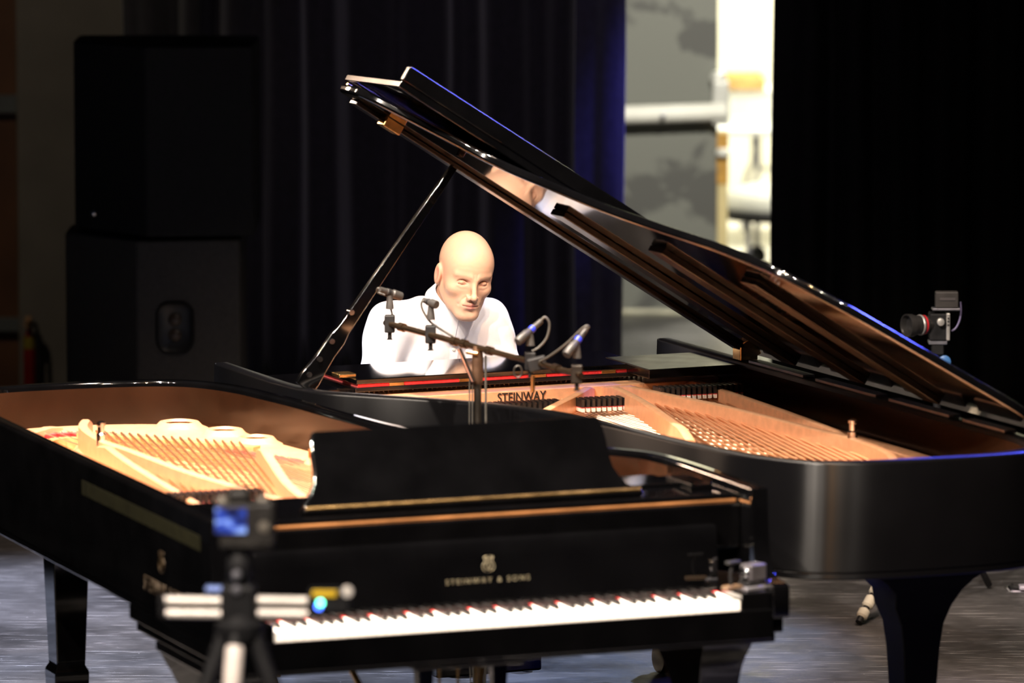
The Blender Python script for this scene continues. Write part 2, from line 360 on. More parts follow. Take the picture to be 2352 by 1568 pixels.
for dz in (-.028, .028):
    MB().lathe([(.001, .012), (.018, .010), (.024, .004), (.024, 0)], 20, Matrix.Rotation(PI / 2, 3, 'X'), (hx, hy - .008, hz + dz)).build('socket', mat('socket_brown', (.05, .035, .025), .4, noise=(20, .2)), hd, smooth=40)
top, tw, th_ = cabinet('loudspeaker', 'black loudspeaker cabinet standing on the grey subwoofer', 160, 585, 106, sh, 20.3, TOPM, False)
lg = MB(); q = P(211, 496, 20.3); lg.lathe([(.001, .006), (.008, .004), (.012, 0)], 12, Matrix.Rotation(PI / 2, 3, 'X'), (q.x - top.location.x, -.165, q.z - top.location.z)); lg.build('badge', CHROME, top, smooth=40)

# red extinguisher by the wall
q = P(72, 800, 23.0)
ex = thing('fire_extinguisher', 'small red fire extinguisher with yellow label against the taupe wall', 'extinguisher', (q.x - .005, 22.98, 0))
EXR = mat('red_enamel', (.16, .004, .003), .35, noise=(10, .1))
zt = P(0, 770, 22.85).z
MB().lathe([(.022, 0), (.026, .02), (.026, zt - .06), (.02, zt - .02), (.012, zt), (.010, zt + .02)], 24).build('cylinder', EXR, ex, smooth=50)
MB().lathe([(.0265, zt - .07), (.0265, zt - .02)], 24, cap=False).build('label', mat('yellow_label', (.16, .12, .006), .5, noise=(20, .2)), ex, smooth=60)
MB().bb(-.015, .015, -.05, .02, zt + .02, zt + .045).build('valve', mat('tan_valve', (.30, .16, .07), .4, noise=(20, .2)), ex, bevel=.004)
MB().bb(-.012, .012, -.085, .0, zt + .05, zt + .065).build('lever', MATS['tan_valve'], ex, bevel=.003)
MB().tube(crom([(.01, -.01, zt + .03), (.03, -.02, zt + .02), (.038, -.02, zt - .1), (.034, -.02, zt - .2)], 8), .009, 8).build('hose', MATTE, ex, smooth=40)

# ================================================================== GRAND PIANOS
HW, YF, ZT = .74, .17, 1.0
RIM_PTS = [(.74, .17), (.74, .45), (.735, .70), (.705, .87), (.60, 1.01), (.45, 1.18), (.335, 1.36), (.262, 1.55), (.215, 1.86), (.185, 2.13), (.158, 2.29), (.135, 2.42), (.095, 2.54), (.03, 2.64), (-.06, 2.695), (-.2, 2.725), (-.4, 2.735), (-.55, 2.72), (-.66, 2.66), (-.72, 2.55), (-.74, 2.4)]
OUT = [(p.x, p.y) for p in crom([(x, y, 0) for x, y in RIM_PTS], 6)] + [(-.74, y) for y in np.linspace(2.2, .17, 12)]
def normals(path):
    n = []
    for i in range(len(path)):
        a = path[max(i - 1, 0)]; b = path[min(i + 1, len(path) - 1)]; tx, ty = b[0] - a[0], b[1] - a[1]; l = math.hypot(tx, ty); n.append((-ty / l, tx / l))
    return n
NRM = normals(OUT)
def offs(d): return [(p[0] + n[0] * d, p[1] + n[1] * d) for p, n in zip(OUT, NRM)]
def resample(pts, n):
    pts = [Vector((p[0], p[1], 0)) for p in pts]; L = [0]
    for a, b in zip(pts, pts[1:]): L.append(L[-1] + (b - a).length)
    out = []
    for k in range(n):
        s = L[-1] * k / (n - 1); i = 0
        while i < len(L) - 2 and L[i + 1] < s: i += 1
        t = (s - L[i]) / max(1e-9, L[i + 1] - L[i]); out.append(pts[i].lerp(pts[i + 1], min(1, t)))
    return out
HITCH = [(p.x, p.y) for p in crom([(x, y, 0) for x, y in [(.62, .64), (.58, .80), (.47, .97), (.31, 1.17), (.17, 1.42), (.06, 1.7), (-.02, 1.9), (-.08, 2.05), (-.15, 2.22), (-.22, 2.34), (-.31, 2.45), (-.40, 2.50), (-.49, 2.48), (-.56, 2.39), (-.61, 2.2), (-.64, 1.9), (-.66, 1.2), (-.67, .64)]], 5)]
ZPL, ZSB = .872, .852

KEYW = .02355
wk = MB(); wk.bb(-.0111, .0111, 0, .15, .712, .738); WKEY = wk.mesh('white_key')
bk = MB(); bk.add([(-.0058, 0, .738), (.0058, 0, .738), (.0058, .095, .738), (-.0058, .095, .738), (-.0044, .012, .7505), (.0044, .012, .7505), (.0044, .095, .7505), (-.0044, .095, .7505)],
                  [(0, 3, 2, 1), (4, 5, 6, 7), (0, 1, 5, 4), (1, 2, 6, 5), (2, 3, 7, 6), (3, 0, 4, 7)]); BKEY = bk.mesh('black_key')
WKEY.materials.append(IVORY); BKEY.materials.append(EBONY)
dm = MB(); dm.bb(-.0045, .0045, -.03, .03, .012, .036); DAMP = dm.mesh('damper'); DAMP.materials.append(EBONY)
df = MB(); df.bb(-.0042, .0042, -.028, .032, 0, .0125); DFELT = df.mesh('damper_felt'); DFELT.materials.append(WHITEFELT)
dr = MB(); dr.bb(-.0046, .0046, -.0302, .0322, .0108, .0128); DRED = dr.mesh('damper_underfelt'); DRED.materials.append(REDFELT)

def lyre_emblem(s):
    mb = MB()
    for sg in (-1, 1):
        mb.tube(crom([(sg * .10 * s, 0, 1.0 * s), (sg * .32 * s, 0, .92 * s), (sg * .22 * s, 0, .72 * s), (sg * .40 * s, 0, .40 * s), (sg * .30 * s, 0, .12 * s), (0, 0, 0)], 8), .028 * s, 6)
        mb.tube(crom([(sg * .06 * s, 0, .72 * s), (sg * .22 * s, 0, .42 * s), (sg * .12 * s, 0, .20 * s), (0, 0, .16 * s)], 8), .022 * s, 6)
        mb.tube([(sg * .07 * s, 0, .22 * s), (sg * .07 * s, 0, .86 * s)], .016 * s, 5)
    mb.tube([(-.3 * s, 0, .88 * s), (.3 * s, 0, .88 * s)], .025 * s, 6); mb.tube([(0, 0, .2 * s), (0, 0, .95 * s)], .016 * s, 5)
    mb.tube([(-.2 * s, 0, -.02 * s), (.2 * s, 0, -.02 * s)], .025 * s, 6)
    return mb
def loftleg(secs):
    mb = MB(); rings = []
    for z, x0, x1, y0, y1 in secs: rings.append([(x0, y0, z), (x1, y0, z), (x1, y1, z), (x0, y1, z)])
    return mb.loft(rings)

def make_piano(label, loc, rz, front, rimmat):
    """front=True: lidless piano with raised music desk; False: piano with its lid propped up"""
    T = thing('grand_piano', label, 'piano', loc, rz)
    # --- rim
    prof = [(.006, .690), (.002, .694), (.002, .706), (.0045, .708), (.0, .712), (0, .9925), (.0015, .997), (.0055, 1.0), (.0395, 1.0), (.0435, .997), (.045, .9925), (.045, .690)]
    rings = []
    for p, n in zip(OUT, NRM): rings.append([(p[0] + n[0] * d, p[1] + n[1] * d, z) for d, z in prof])
    RIM = MB().loft(rings).build('rim', rimmat, T, smooth=38)
    MB().loft([[(p[0] + n[0] * d, p[1] + n[1] * d, z) for d, z in ((.0452, .862), (.0452, .984), (.0465, .984), (.0465, .862))] for p, n in list(zip(OUT, NRM))[12:-2]]).build('rim_lining', LINING, RIM, smooth=38)
    # --- arms: S-curved ends of the case
    armp = [(.178, .690), (.178, .9995), (.168, .9990), (.1645, .95), (.1600, .89), (.152, .84), (.140, .806), (.118, .786), (.085, .779), (.045, .777), (.033, .772), (.028, .762), (.028, .700), (.034, .690)]
    for sg in (-1, 1):
        x0, x1 = (.695, .74) if sg > 0 else (-.74, -.695)
        MB().prism(armp, lambda u, v, k: (x0 + k, u, v), x1 - x0).build('arm', rimmat, T, bevel=.003)
    # --- keybed, keyslip, key blocks
    kb_ = MB().bb(-.735, .735, .055, .84, .650, .6895); kb_.bb(-.722, .722, .075, .82, .622, .650); kb_.build('keybed', rimmat, T, bevel=.004)
    MB().bb(-.6945, .6945, .026, .0435, .640, .7165).build('keyslip', LACQ, T, bevel=.004)
    for sg in (-1, 1):
        MB().bb(*sorted((sg * .616, sg * .6945)), .045, .187, .6895, .757).build('key_block', LACQ, T, bevel=.006)
    # --- keyboard: 52 white and 36 black keys
    KB = MB().bb(-.613, .613, .055, .30, .690, .711).build('keyboard', BRIDGEWOOD, T)
    names = 'AABCDEFG'
    blk_after = {'A': True, 'B': False, 'C': True, 'D': True, 'E': False, 'F': True, 'G': True}
    seq = 'ABCDEFG'
    for i in range(52):
        o = obj('white_key', WKEY, None, KB); x = -.6125 + KEYW * (i + .5); o.location = (x, .0445, 0)
        if i < 51 and blk_after[seq[i % 7]]:
            b = obj('black_key', BKEY, None, KB); b.location = (x + KEYW / 2 + {'C': -.002, 'D': .002, 'F': -.003, 'A': .003, 'G': 0}[seq[i % 7]], .0945, 0)
    MB().bb(-.613, .613, .185, .1895, .7383, .7405).build('name_board_felt', REDFELT, T)
    # --- fallboard with name
    fp = [(.190, .745), (.1925, .80), (.197, .86), (.2, .893), (.207, .905), (.222, .908), (.228, .90), (.222, .745)]
    FB = MB().prism(fp, lambda u, v, k: (-.615 + k, u, v), 1.23).build('fallboard', LACQ, T, smooth=50, bevel=.002)
    tm = text_mesh('fallboard_lettering', 'STEINWAY & SONS', .0185, .0006, 1.50)
    o = obj('lettering', tm, GOLDLEAF, FB); o.matrix_local = frame((1, 0, 0), (0, .04, 1), (0, -1, .04), (-.007, .1915, .806))
    o = lyre_emblem(.040).build('emblem', GOLDLEAF, FB, smooth=40); o.location = (-.004, .1955, .826); 
    # --- stretcher behind the fallboard
    MB().bb(-.6945, .6945, .232, .285, .84, .955).build('stretcher', LACQ, T, bevel=.008, seg=3)
    # --- legs
    def front_leg(sx):
        cx = sx * .650; secs = []
        for z, hx, a, b in ((.6215, .072, .13, .33), (.600, .072, .13, .33), (.598, .068, .12, .31), (.585, .066, .115, .295), (.56, .062, .095, .24), (.53, .058, .08, .19), (.49, .055, .068, .14), (.44, .053, .060, .10), (.38, .052, .054, .075), (.30, .050, .050, .055), (.27, .049, .049, .049), (.255, .056, .056, .056), (.245, .057, .057, .057), (.13, .050, .050, .050), (.095, .045, .045, .045)):
            secs.append((z, cx - hx, cx + hx, .33 - a, .33 + b))
        return loftleg(secs), (cx, .33)
    def tail_leg():
        secs = []
        if front:
            cx, cy = -.49, 2.2
            for z, a in ((.6895, .052), (.60, .052), (.30, .042), (.283, .041), (.268, .049), (.26, .050), (.13, .046), (.095, .042)): secs.append((z, cx - a, cx + a, cy - a, cy + a))
            return loftleg(secs), (cx, cy)
        cx, cy = -.525, 2.2
        for z, a, b in ((.6895, .25, .11), (.66, .25, .11), (.658, .235, .10), (.635, .23, .10), (.633, .20, .09), (.615, .195, .088), (.59, .15, .08), (.56, .115, .074), (.52, .088, .064), (.47, .066, .058), (.40, .056, .054), (.30, .050, .050), (.275, .049, .049), (.26, .056, .056), (.25, .057, .057), (.13, .05, .05), (.095, .045, .045)):
            secs.append((z, cx - a * .95, cx + a * .80 if a > .1 else cx + a, cy - b, cy + b))
        return loftleg(secs), (cx, cy)
    for mb, (cx, cy) in (front_leg(-1), front_leg(1), tail_leg()):
        lg_ = mb.build('leg', rimmat, T, bevel=.003)
        MB().lathe([(.030, -.03), (.044, -.028), (.047, -.02), (.047, -.006), (.036, -.003), (.036, .003), (.047, .006), (.047, .02), (.044, .028), (.030, .03)], 24, Matrix.Rotation(PI / 2, 3, 'Y'), (cx, cy + .01, .047)).build('caster_wheel', BRASS, lg_, smooth=35)
        MB().bb(cx - .05, cx + .05, cy - .02, cy + .012, .080, .0955).build('caster_fork', BRASS, lg_, bevel=.003)
    # --- pedal lyre
    LY = MB().bb(-.15, .15, .33, .47, .56, .6215).build('pedal_lyre', LACQ, T, bevel=.008)
    for cx in (-.10, .10): MB().lathe([(.03, .17), (.024, .3), (.022, .45), (.03, .56)], 4, Matrix.Rotation(PI / 4, 3, 'Z'), (cx, .40, 0)).build('column', LACQ, LY, bevel=.003)
    MB().bb(-.17, .17, .33, .50, .07, .17).build('pedal_box', LACQ, LY, bevel=.008)
    for cx in (-.05, 0, .05):
        MB().tube([(cx, .42, .17), (cx, .42, .56)], .004, 8).build('pedal_rod', BRASS, LY, smooth=40)
        MB().prism([(-.014, .33), (-.012, .29), (-.024, .24), (-.02, .215), (0, .205), (.02, .215), (.024, .24), (.012, .29), (.014, .33)], lambda u, v, k: (cx + u, v, .085 + k), .012).build('pedal', BRASS, LY, bevel=.003)
    for sg in (-1, 1): MB().tube([(sg * .06, .47, .15), (sg * .22, .80, .622)], .008, 8).build('lyre_brace', BRASS, LY, smooth=40)
    # --- soundboard
    inn = offs(.044); k0 = 0
    poly = [(x, y) for x, y in inn if y > .60]
    mb = MB(); mb.prism(poly, lambda u, v, k: (u, v, ZSB - .012 + k), .012); mb.build('soundboard', SPRUCE, T)
    # --- cast iron plate: flange, pin web, struts
    o_ = resample([(x, y) for x, y in offs(.047) if y > .61], 140); h_ = resample(HITCH, 140)
    mb = MB(); rings = []
    for a, b in zip(o_, h_):
        r = []
        for t_, z in ((0, ZPL), (.06, ZPL + .004), (.2, ZPL + .012), (.5, ZPL + .018), (.75, ZPL + .016), (.93, ZPL + .010), (1, ZPL + .004), (1, ZSB + .001)):
            p = a.lerp(b, t_); r.append((p.x, p.y, z))
        rings.append(r)
    mb.loft(rings, cap=False, closed=False)
    PLT = mb.build('plate', PLATE, T, smooth=50)
    mb = MB()
    web = [(-.69, .34), (.69, .34), (.69, .60), (.60, .655), (-.60, .655), (-.69, .62)]
    mb.prism(web, lambda u, v, k: (u, v, .895 + k), .043)
    W = mb.build('pin_web', PLATE, PLT, bevel=.005)
    tm = text_mesh('plate_lettering', 'STEINWAY', .050, .0035, 1.02)
    o = obj('lettering', tm, BLACKINK, PLT); o.matrix_local = frame((-1, 0, 0), (0, 0, 1), (0, 1, 0), (-.035, .6555, .9165)); o.scale = (.62, .80, 1)
    def strut(pts, w_, z0, z1):
        pts = [(p.x, p.y) for p in crom([(x, y, 0) for x, y in pts], 5)]; nn = normals(pts); rings = []
        for i, (p, n) in enumerate(zip(pts, nn)):
            e = min(1, min(i, len(pts) - 1 - i) / 2.0); zz = z0 + (z1 - z0) * (.75 + .25 * e)
            rings.append([(p[0] + n[0] * d, p[1] + n[1] * d, z) for d, z in ((-w_ * 1.0, z0), (-w_ * .58, z0 + .010), (-w_ * .5, zz - .003), (-w_ * .3, zz), (w_ * .3, zz), (w_ * .5, zz - .003), (w_ * .58, z0 + .010), (w_ * 1.0, z0))])
        MB().loft(rings).build('strut', PLATE, PLT, smooth=40)
    strut([(-.575, .64), (-.56, .9), (-.515, 1.52), (-.465, 1.95)], .022, ZPL, .945)
    strut([(-.325, .64), (-.37, .95), (-.42, 1.3), (-.445, 1.75), (-.46, 1.95), (-.43, 2.22), (-.36, 2.40)], .025, ZPL, .945)
    strut([(-.305, .64), (-.25, 1.0), (-.17, 1.35), (-.08, 1.72)], .026, ZPL, .948)
    strut([(-.28, .62), (-.13, .82), (.04, 1.03), (.22, 1.27)], .026, ZPL, .940)
    strut([(.22, .64), (.33, .82), (.46, .96)], .024, ZPL, .935)
    strut([(-.56, 2.30), (-.53, 2.42), (-.40, 2.56)], .03, ZPL, .905)
    MB().lathe([(.014, .0), (.014, .03), (.010, .034), (.010, .052), (.013, .054), (.013, .062), (.006, .066)], 12, None, (-.462, 1.95, .93)).build('plate_bolt', CHROME, PLT, smooth=40)
    MB().lathe([(.012, .0), (.012, .03), (.008, .034), (.008, .045), (.004, .05)], 12, None, (.09, 1.78, ZPL + .012)).build('plate_bolt', BRASS, PLT, smooth=40)
    for hx_, hy_, r in ((-.06, 2.50, .050), (.012, 2.31, .046), (.046, 2.13, .044), (.085, 1.66, .044)):
        MB().lathe([(r * 1.7, .010), (r * 1.35, .018), (r * 1.12, .030), (r * 1.0, .031), (r * .9, .024)], 32, None, (hx_, hy_, ZPL), cap=False).build('sound_hole_ring', PLATE, PLT, smooth=60)
        MB().lathe([(r * .92, .0195), (r * .5, .0190), (.002, .0190)], 32, None, (hx_, hy_, ZPL), cap=False).build('sound_hole', SPRUCE, PLT, smooth=60)
    # felt under the string tails, hitch pins, bridge
    hs = resample(HITCH[:70], 200)
    def ribbon(d0, d1, z0, z1, pts, name, m, par):
        q_ = [(p.x, p.y) for p in pts]; nn = normals(q_); mb = MB()
        mb.loft([[(p[0] + n[0] * d, p[1] + n[1] * d, z) for d, z in ((d0, z0), (d0, z1), (d1, z1), (d1, z0))] for p, n in zip(q_, nn)]); return mb.build(name, m, par, smooth=40)
    ribbon(-.006, .022, ZSB, ZPL + .016, hs, 'felt_strip', REDFELT, PLT)
    ribbon(.055, .085, ZSB, ZPL + .012, hs[8:], 'bridge', BRIDGEWOOD, T)
    mb = MB(); q_ = [(p.x, p.y) for p in hs]; nn = normals(q_)
    for i in range(3, 196, 2):
        p, n = q_[i], nn[i]; mb.lathe([(.0022, 0), (.0022, .009), (.001, .0105)], 6, None, (p[0] - n[0] * .016, p[1] - n[1] * .016, ZPL + .008))
    o = mb.build('hitch_pins', STEEL, PLT); o['kind'] = 'stuff'
    mb = MB()
    for r in range(3):
        for i in range(84): mb.lathe([(.0033, 0), (.0033, .020), (.0024, .0215)], 6, None, (-.64 + i * .0153 + r * .005, .44 + r * .045, .938))
    o = mb.build('tuning_pins', STEEL, PLT); o['kind'] = 'stuff'
    # strings
    mb = MB()
    for i in range(66):
        t_ = i / 65; x = .60 - t_ * .90; j = int(8 + t_ * 168); p = hs[min(199, j)]
        mb.tube([(x, .660, .905), (x + (p.x - x) * .06, .72, ZPL + .024), (p.x, p.y, ZPL + .020)], .0017, 5, False)
    o = mb.build('treble_strings', STEEL, T); o['kind'] = 'stuff'
    mb = MB()
    for i in range(20):
        t_ = i / 19; x = -.335 - t_ * .31; ex_, ey_ = -.04 - t_ * .34, 2.02 + t_ * .40
        mb.tube([(x, .660, .912), (ex_, ey_, ZPL + .034)], .0034, 6, False)
    o = mb.build('bass_strings', COPPER, T); o['kind'] = 'stuff'
    bb_ = [(-.03 - t_ * .34, 1.97 + t_ * .40) for t_ in np.linspace(-.05, 1.05, 12)]
    ribbon(-.02, .02, ZSB, ZPL + .031, [Vector((a, b, 0)) for a, b in bb_], 'bass_bridge', BRIDGEWOOD, T)
    # dampers (each with red and white felt)
    for i in range(64):
        x = .42 - i * .0165
        if min(abs(x + .30 + .0 * i), abs(x + .335)) < .03 or abs(x - (-.09)) < .02 or abs(x - .30) < .02: continue
        y = .86 - .05 * x; z = ZPL + (.026 if x > -.33 else .048)
        d = obj('damper', DAMP, None, T); d.location = (x, y, z)
        f = obj('damper_felt', DFELT, None, d); f2 = obj('damper_underfelt', DRED, None, d)
    MB().bb(-.66, .60, .735, .765, ZPL + .012, ZPL + .022).build('damper_guide_rail', BRIDGEWOOD, T, bevel=.003)

    if front:
        # music shelf and raised desk
        SH = MB().bb(-.6935, .6935, .262, .60, .957, .976).build('music_shelf', LACQ, T, bevel=.008, seg=3)
        MB().bb(-.455, .455, .292, .332, .9762, .992).build('desk_ledge', LACQ, SH, bevel=.006, seg=3)
        MB().tube([(-.447, .300, .9925), (.447, .300, .9925)], .0065, 12).build('desk_hinge', BRASS, SH, smooth=40)
        MB().tube([(-.60, .259, .957), (.69, .259, .957)], .005, 12).build('shelf_edge_strip', BRONZE, SH, smooth=40)
        hgt = .212; side = [(.44, 0), (.437, .018), (.418, .045), (.402, .075), (.396, .11), (.396, .15), (.392, .185), (.386, .205), (.380, .212)]
        poly = [(x, z) for x, z in side] + [(-x, z) for x, z in side[::-1]]
        a_ = math.atan2(.095, .187)
        mb = MB().prism(poly, lambda u, v, k: (u, .334 + v * math.sin(a_) + k * math.cos(a_), .9775 + v * math.cos(a_) - k * math.sin(a_)), .017)
        MD = mb.build('music_desk', LACQ, T, bevel=.005, seg=3)
        for sg in (-1, 1):
            MB().tube([(sg * .25, .41, 1.08), (sg * .25, .50, .977)], .006, 8).build('desk_prop', BRASS, MD, smooth=40)
            MB().bb(*sorted((sg * .60, sg * .66)), .33, .50, .9762, .992).build('slide_rail', LACQ, SH, bevel=.003)
        MB().bb(.47, .60, .42, .58, .9762, .984).build('shelf_panel', LACQ, SH, bevel=.003)
        # logo on the straight side, olive strip painting in a reflection
        tm = text_mesh('side_lettering', 'STEINWAY & SONS', .060, .0006, 1.35)
        o = obj('side_lettering', tm, DIMGOLD, T); o.matrix_local = frame((0, -1, 0), (0, 0, 1), (-1, 0, 0), (-.7406, .53, .765)); o.scale = (.50, .9, 1)
        o = lyre_emblem(.052).build('side_emblem', DIMGOLD, T, smooth=40); o.location = (-.7412, .55, .815); o.rotation_euler = (0, 0, PI / 2)
        MB().bb(-.7412, -.7402, .24, 1.22, .915, .952).build('reflection_strip', OLIVEREFL, T)
    else:
        # folded desk lying flat on its shelf with red felt and brass hinges between
        SH = MB().bb(-.465, .465, .27, .600, .950, .963).build('music_shelf', SATIN, T, bevel=.003)
        MB().bb(-.455, .455, .30, .594, .9632, .9722).build('shelf_felt', REDFELT, SH)
        for px_ in (.335, .115, -.115, -.34): MB().bb(px_ - .023, px_ + .023, .585, .599, .9632, .9728).build('hinge', BRASS, SH, bevel=.001)
        MB().bb(-.462, .462, .285, .598, .9725, .988).build('music_desk', LACQ, T, bevel=.003)
        MB().bb(-.6945, -.40, .44, .752, .962, .990).build('slide_panel', SATIN, T, bevel=.003)
        MB().bb(.47, .6945, .25, .62, .950, .966).build('slide_panel', LACQ, T, bevel=.003)
        MB().bb(.445, .50, .50, .56, .9882, 1.0).build('desk_stop', BRASS, T, bevel=.003)
        # lid: main panel hinged on the straight side, front flap folded back, lip
        AL = math.radians(32.2); hx_, hz_ = -.752, 1.012
        def lp(r, y, n=0.): return (hx_ + r * math.cos(AL) - n * math.sin(AL), y, hz_ + r * math.sin(AL) + n * math.cos(AL))
        YL = .70
        lidpoly = [(q_.x, q_.y) for q_ in crom([(r, y, 0) for r, y in ((1.545, YL), (1.543, .80), (1.52, .87), (1.36, 1.00), (1.20, 1.12), (1.10, 1.31), (1.01, 1.52), (.955, 1.74), (.905, 2.02), (.845, 2.19), (.77, 2.29), (.62, 2.385), (.45, 2.445), (.28, 2.50), (.14, 2.545), (.05, 2.53), (.0, 2.44))], 5)] + [(0, YL)]
        LID = MB().prism(lidpoly, lambda u, v, k: lp(u, v, k), .026).build('lid', LACQ, T, bevel=.009, seg=4)
        for y0, y1, r1 in ((1.06, 1.15, .94), (1.50, 1.59, .82), (1.95, 2.04, .74)):
            MB().prism([(.07, y0), (r1, y0), (r1, y1), (.07, y1)], lambda u, v, k: lp(u, v, -.019 + k), .0185).build('lid_batten', SATIN, LID, bevel=.003)
        MB().prism([(.02, YL + .006), (1.50, YL + .006), (1.50, YL + .06), (.02, YL + .06)], lambda u, v, k: lp(u, v, -.014 + k), .0135).build('lid_batten', SATIN, LID, bevel=.003)
        FLP = MB().prism([(.0, YL + .004), (1.547, YL + .004), (1.547, YL + .40), (.0, YL + .40)], lambda u, v, k: lp(u, v, .034 + (v - YL) * .03 + k), .022).build('lid_flap', LACQ, T, bevel=.004)
        MB().prism([(.0, YL + .378), (1.547, YL + .378), (1.547, YL + .402), (.0, YL + .402)], lambda u, v, k: lp(u, v, .0685 + k), .046).build('lid_lip', LACQ, FLP, bevel=.004)
        MB().tube([lp(.0, YL - .002, .030), lp(1.53, YL - .002, .030)], .006, 10).build('piano_hinge', BRASS, LID, smooth=40)
        MB().prism([(1.36, YL + .07), (1.42, YL + .07), (1.42, YL + .12), (1.36, YL + .12)], lambda u, v, k: lp(u, v, -.03 + k), .030).build('lid_catch', BRASS, LID, bevel=.003)
        for y0, y1 in ((.80, 1.16), (1.24, 1.62), (1.70, 2.06), (2.14, 2.38)):
            MB().prism([(-.738, y0), (-.700, y0), (-.700, y1), (-.738, y1)], lambda u, v, k: (u, v, 1.0002 + k), .008).build('lid_hinge', GREYMETAL, T, bevel=.001)
        MB().bb(-.748, -.690, .71, .765, 1.0002, 1.045).build('lid_bracket', BRASS, T, bevel=.004)
        # prop stick
        a = Vector((.700, .79, 1.0)); b = Vector(lp(1.16, .80, -.016)); d = (b - a); L_ = d.length; d.normalize()
        sd = Vector((0, 1, 0)).cross(d).normalized(); fy = d.cross(sd).normalized()
        rings = []
        for t_, wd in ((0, .030), (.04, .032), (.10, .027), (.16, .024), (.22, .026), (.26, .020), (.5, .017), (.8, .014), (1, .010)):
            c_ = a + d * (L_ * t_); rings.append([c_ + sd * (su * wd) + fy * (sv * .010) for su, sv in ((-1, -1), (1, -1), (1, 1), (-1, 1))])
        PS = MB().loft(rings).build('prop_stick', LACQ, T, bevel=.004, seg=3)
        for t_ in (.05, .12, .2, .33): 
            c_ = a + d * (L_ * t_) + sd * .012 + fy * -.0; MB().lathe([(.008, -.014), (.008, .014)], 12, Matrix.Rotation(PI / 2, 3, 'X'), c_).build('stud', CHROME, PS, smooth=40)
    return T
PA = make_piano('front black concert grand without lid, music desk raised, keyboard facing us', (.0164, 13.7455, 0), .3722, True, LACQ)
PB = make_piano('rear black concert grand with its lid propped open, played by the pianist', (-.2644, 17.0457, 0), .4081 + PI, False, mat('case_satin_lacquer', (.0022, .0022, .0026), .36, 0, .20, 0, noise=(7, .12), aniso=.97))
bpy.context.view_layer.update()

# ================================================================== PIANIST
def sd_ell(p, c, r, R=None):
    q = p - np.array(c, np.float32)
    if R is not None: q = q @ np.array(R, np.float32)
    r = np.array(r, np.float32); k0 = np.linalg.norm(q / r, axis=-1); k1 = np.linalg.norm(q / (r * r), axis=-1) + 1e-9
    return k0 * (k0 - 1) / k1
def sd_cap(p, a, b, ra, rb):
    a = np.array(a, np.float32); b = np.array(b, np.float32); ab = b - a
    t = np.clip(((p - a) @ ab) / (ab @ ab + 1e-12), 0, 1)
    return np.linalg.norm(p - a - t[..., None] * ab, axis=-1) - (ra + (rb - ra) * t)
def smin(a, b, k):
    h = np.maximum(k - np.abs(a - b), 0) / k
    return np.minimum(a, b) - h * h * k * .25
def smax(a, b, k): return -smin(-a, -b, k)
def surface_nets(fn, lo, hi, h):
    n = [int(math.ceil((hi[i] - lo[i]) / h)) + 1 for i in range(3)]
    ax = [lo[i] + h * np.arange(n[i], dtype=np.float32) for i in range(3)]
    V = np.empty(n, np.float32)
    for i in range(n[0]):
        yy, zz = np.meshgrid(ax[1], ax[2], indexing='ij')
        p = np.stack([np.full_like(yy, ax[0][i]), yy, zz], -1).astype(np.float32); V[i] = fn(p)
    V[0] = np.maximum(V[0], h); V[-1] = np.maximum(V[-1], h); V[:, 0] = np.maximum(V[:, 0], h); V[:, -1] = np.maximum(V[:, -1], h); V[:, :, 0] = np.maximum(V[:, :, 0], h); V[:, :, -1] = np.maximum(V[:, :, -1], h)
    s = V < 0
    cn = [m - 1 for m in n]
    acc = np.zeros(cn + [3], np.float32); cnt = np.zeros(cn, np.float32)
    def sl(a, o): return a[o[0]:o[0] + cn[0], o[1]:o[1] + cn[1], o[2]:o[2] + cn[2]]
    for ax_ in range(3):
        o1 = [(ax_ + 1) % 3, (ax_ + 2) % 3]
        for u in (0, 1):
            for v in (0, 1):
                a = [0, 0, 0]; a[o1[0]] = u; a[o1[1]] = v; b = list(a); b[ax_] = 1
                va, vb = sl(V, a), sl(V, b); cr = (va < 0) != (vb < 0)
                t = np.where(cr, va / np.where(cr, va - vb, 1), 0)
                for k in range(3): acc[..., k] += np.where(cr, (t if k == ax_ else a[k]), 0)
                cnt += cr
    idx = -np.ones(cn, np.int64); act = cnt > 0; idx[act] = np.arange(act.sum())
    ijk = np.argwhere(act); pos = (ijk + acc[act] / cnt[act][:, None]) * h + np.array(lo)
    F = []
    for ax_ in range(3):
        o1, o2 = (ax_ + 1) % 3, (ax_ + 2) % 3
        A = [slice(None)] * 3; B = [slice(None)] * 3; A[ax_] = slice(0, -1); B[ax_] = slice(1, None)
        cr = s[tuple(A)] != s[tuple(B)]
        e = np.argwhere(cr); e = e[(e[:, o1] > 0) & (e[:, o2] > 0) & (e[:, o1] < cn[o1]) & (e[:, o2] < cn[o2])]
        def cell(d1, d2):
            q = e.copy(); q[:, o1] -= d1; q[:, o2] -= d2; return idx[q[:, 0], q[:, 1], q[:, 2]]
        quad = np.stack([cell(1, 1), cell(0, 1), cell(0, 0), cell(1, 0)], -1)
        fl_ = ~s[tuple(A)][tuple(e.T)]
        quad[fl_] = quad[fl_][:, ::-1]; F.append(quad)
    return pos, np.concatenate(F)
def np_mesh(name, pos, F):
    me = bpy.data.meshes.new(name); me.from_pydata(pos.tolist(), [], F.tolist()); me.shade_smooth(); return me

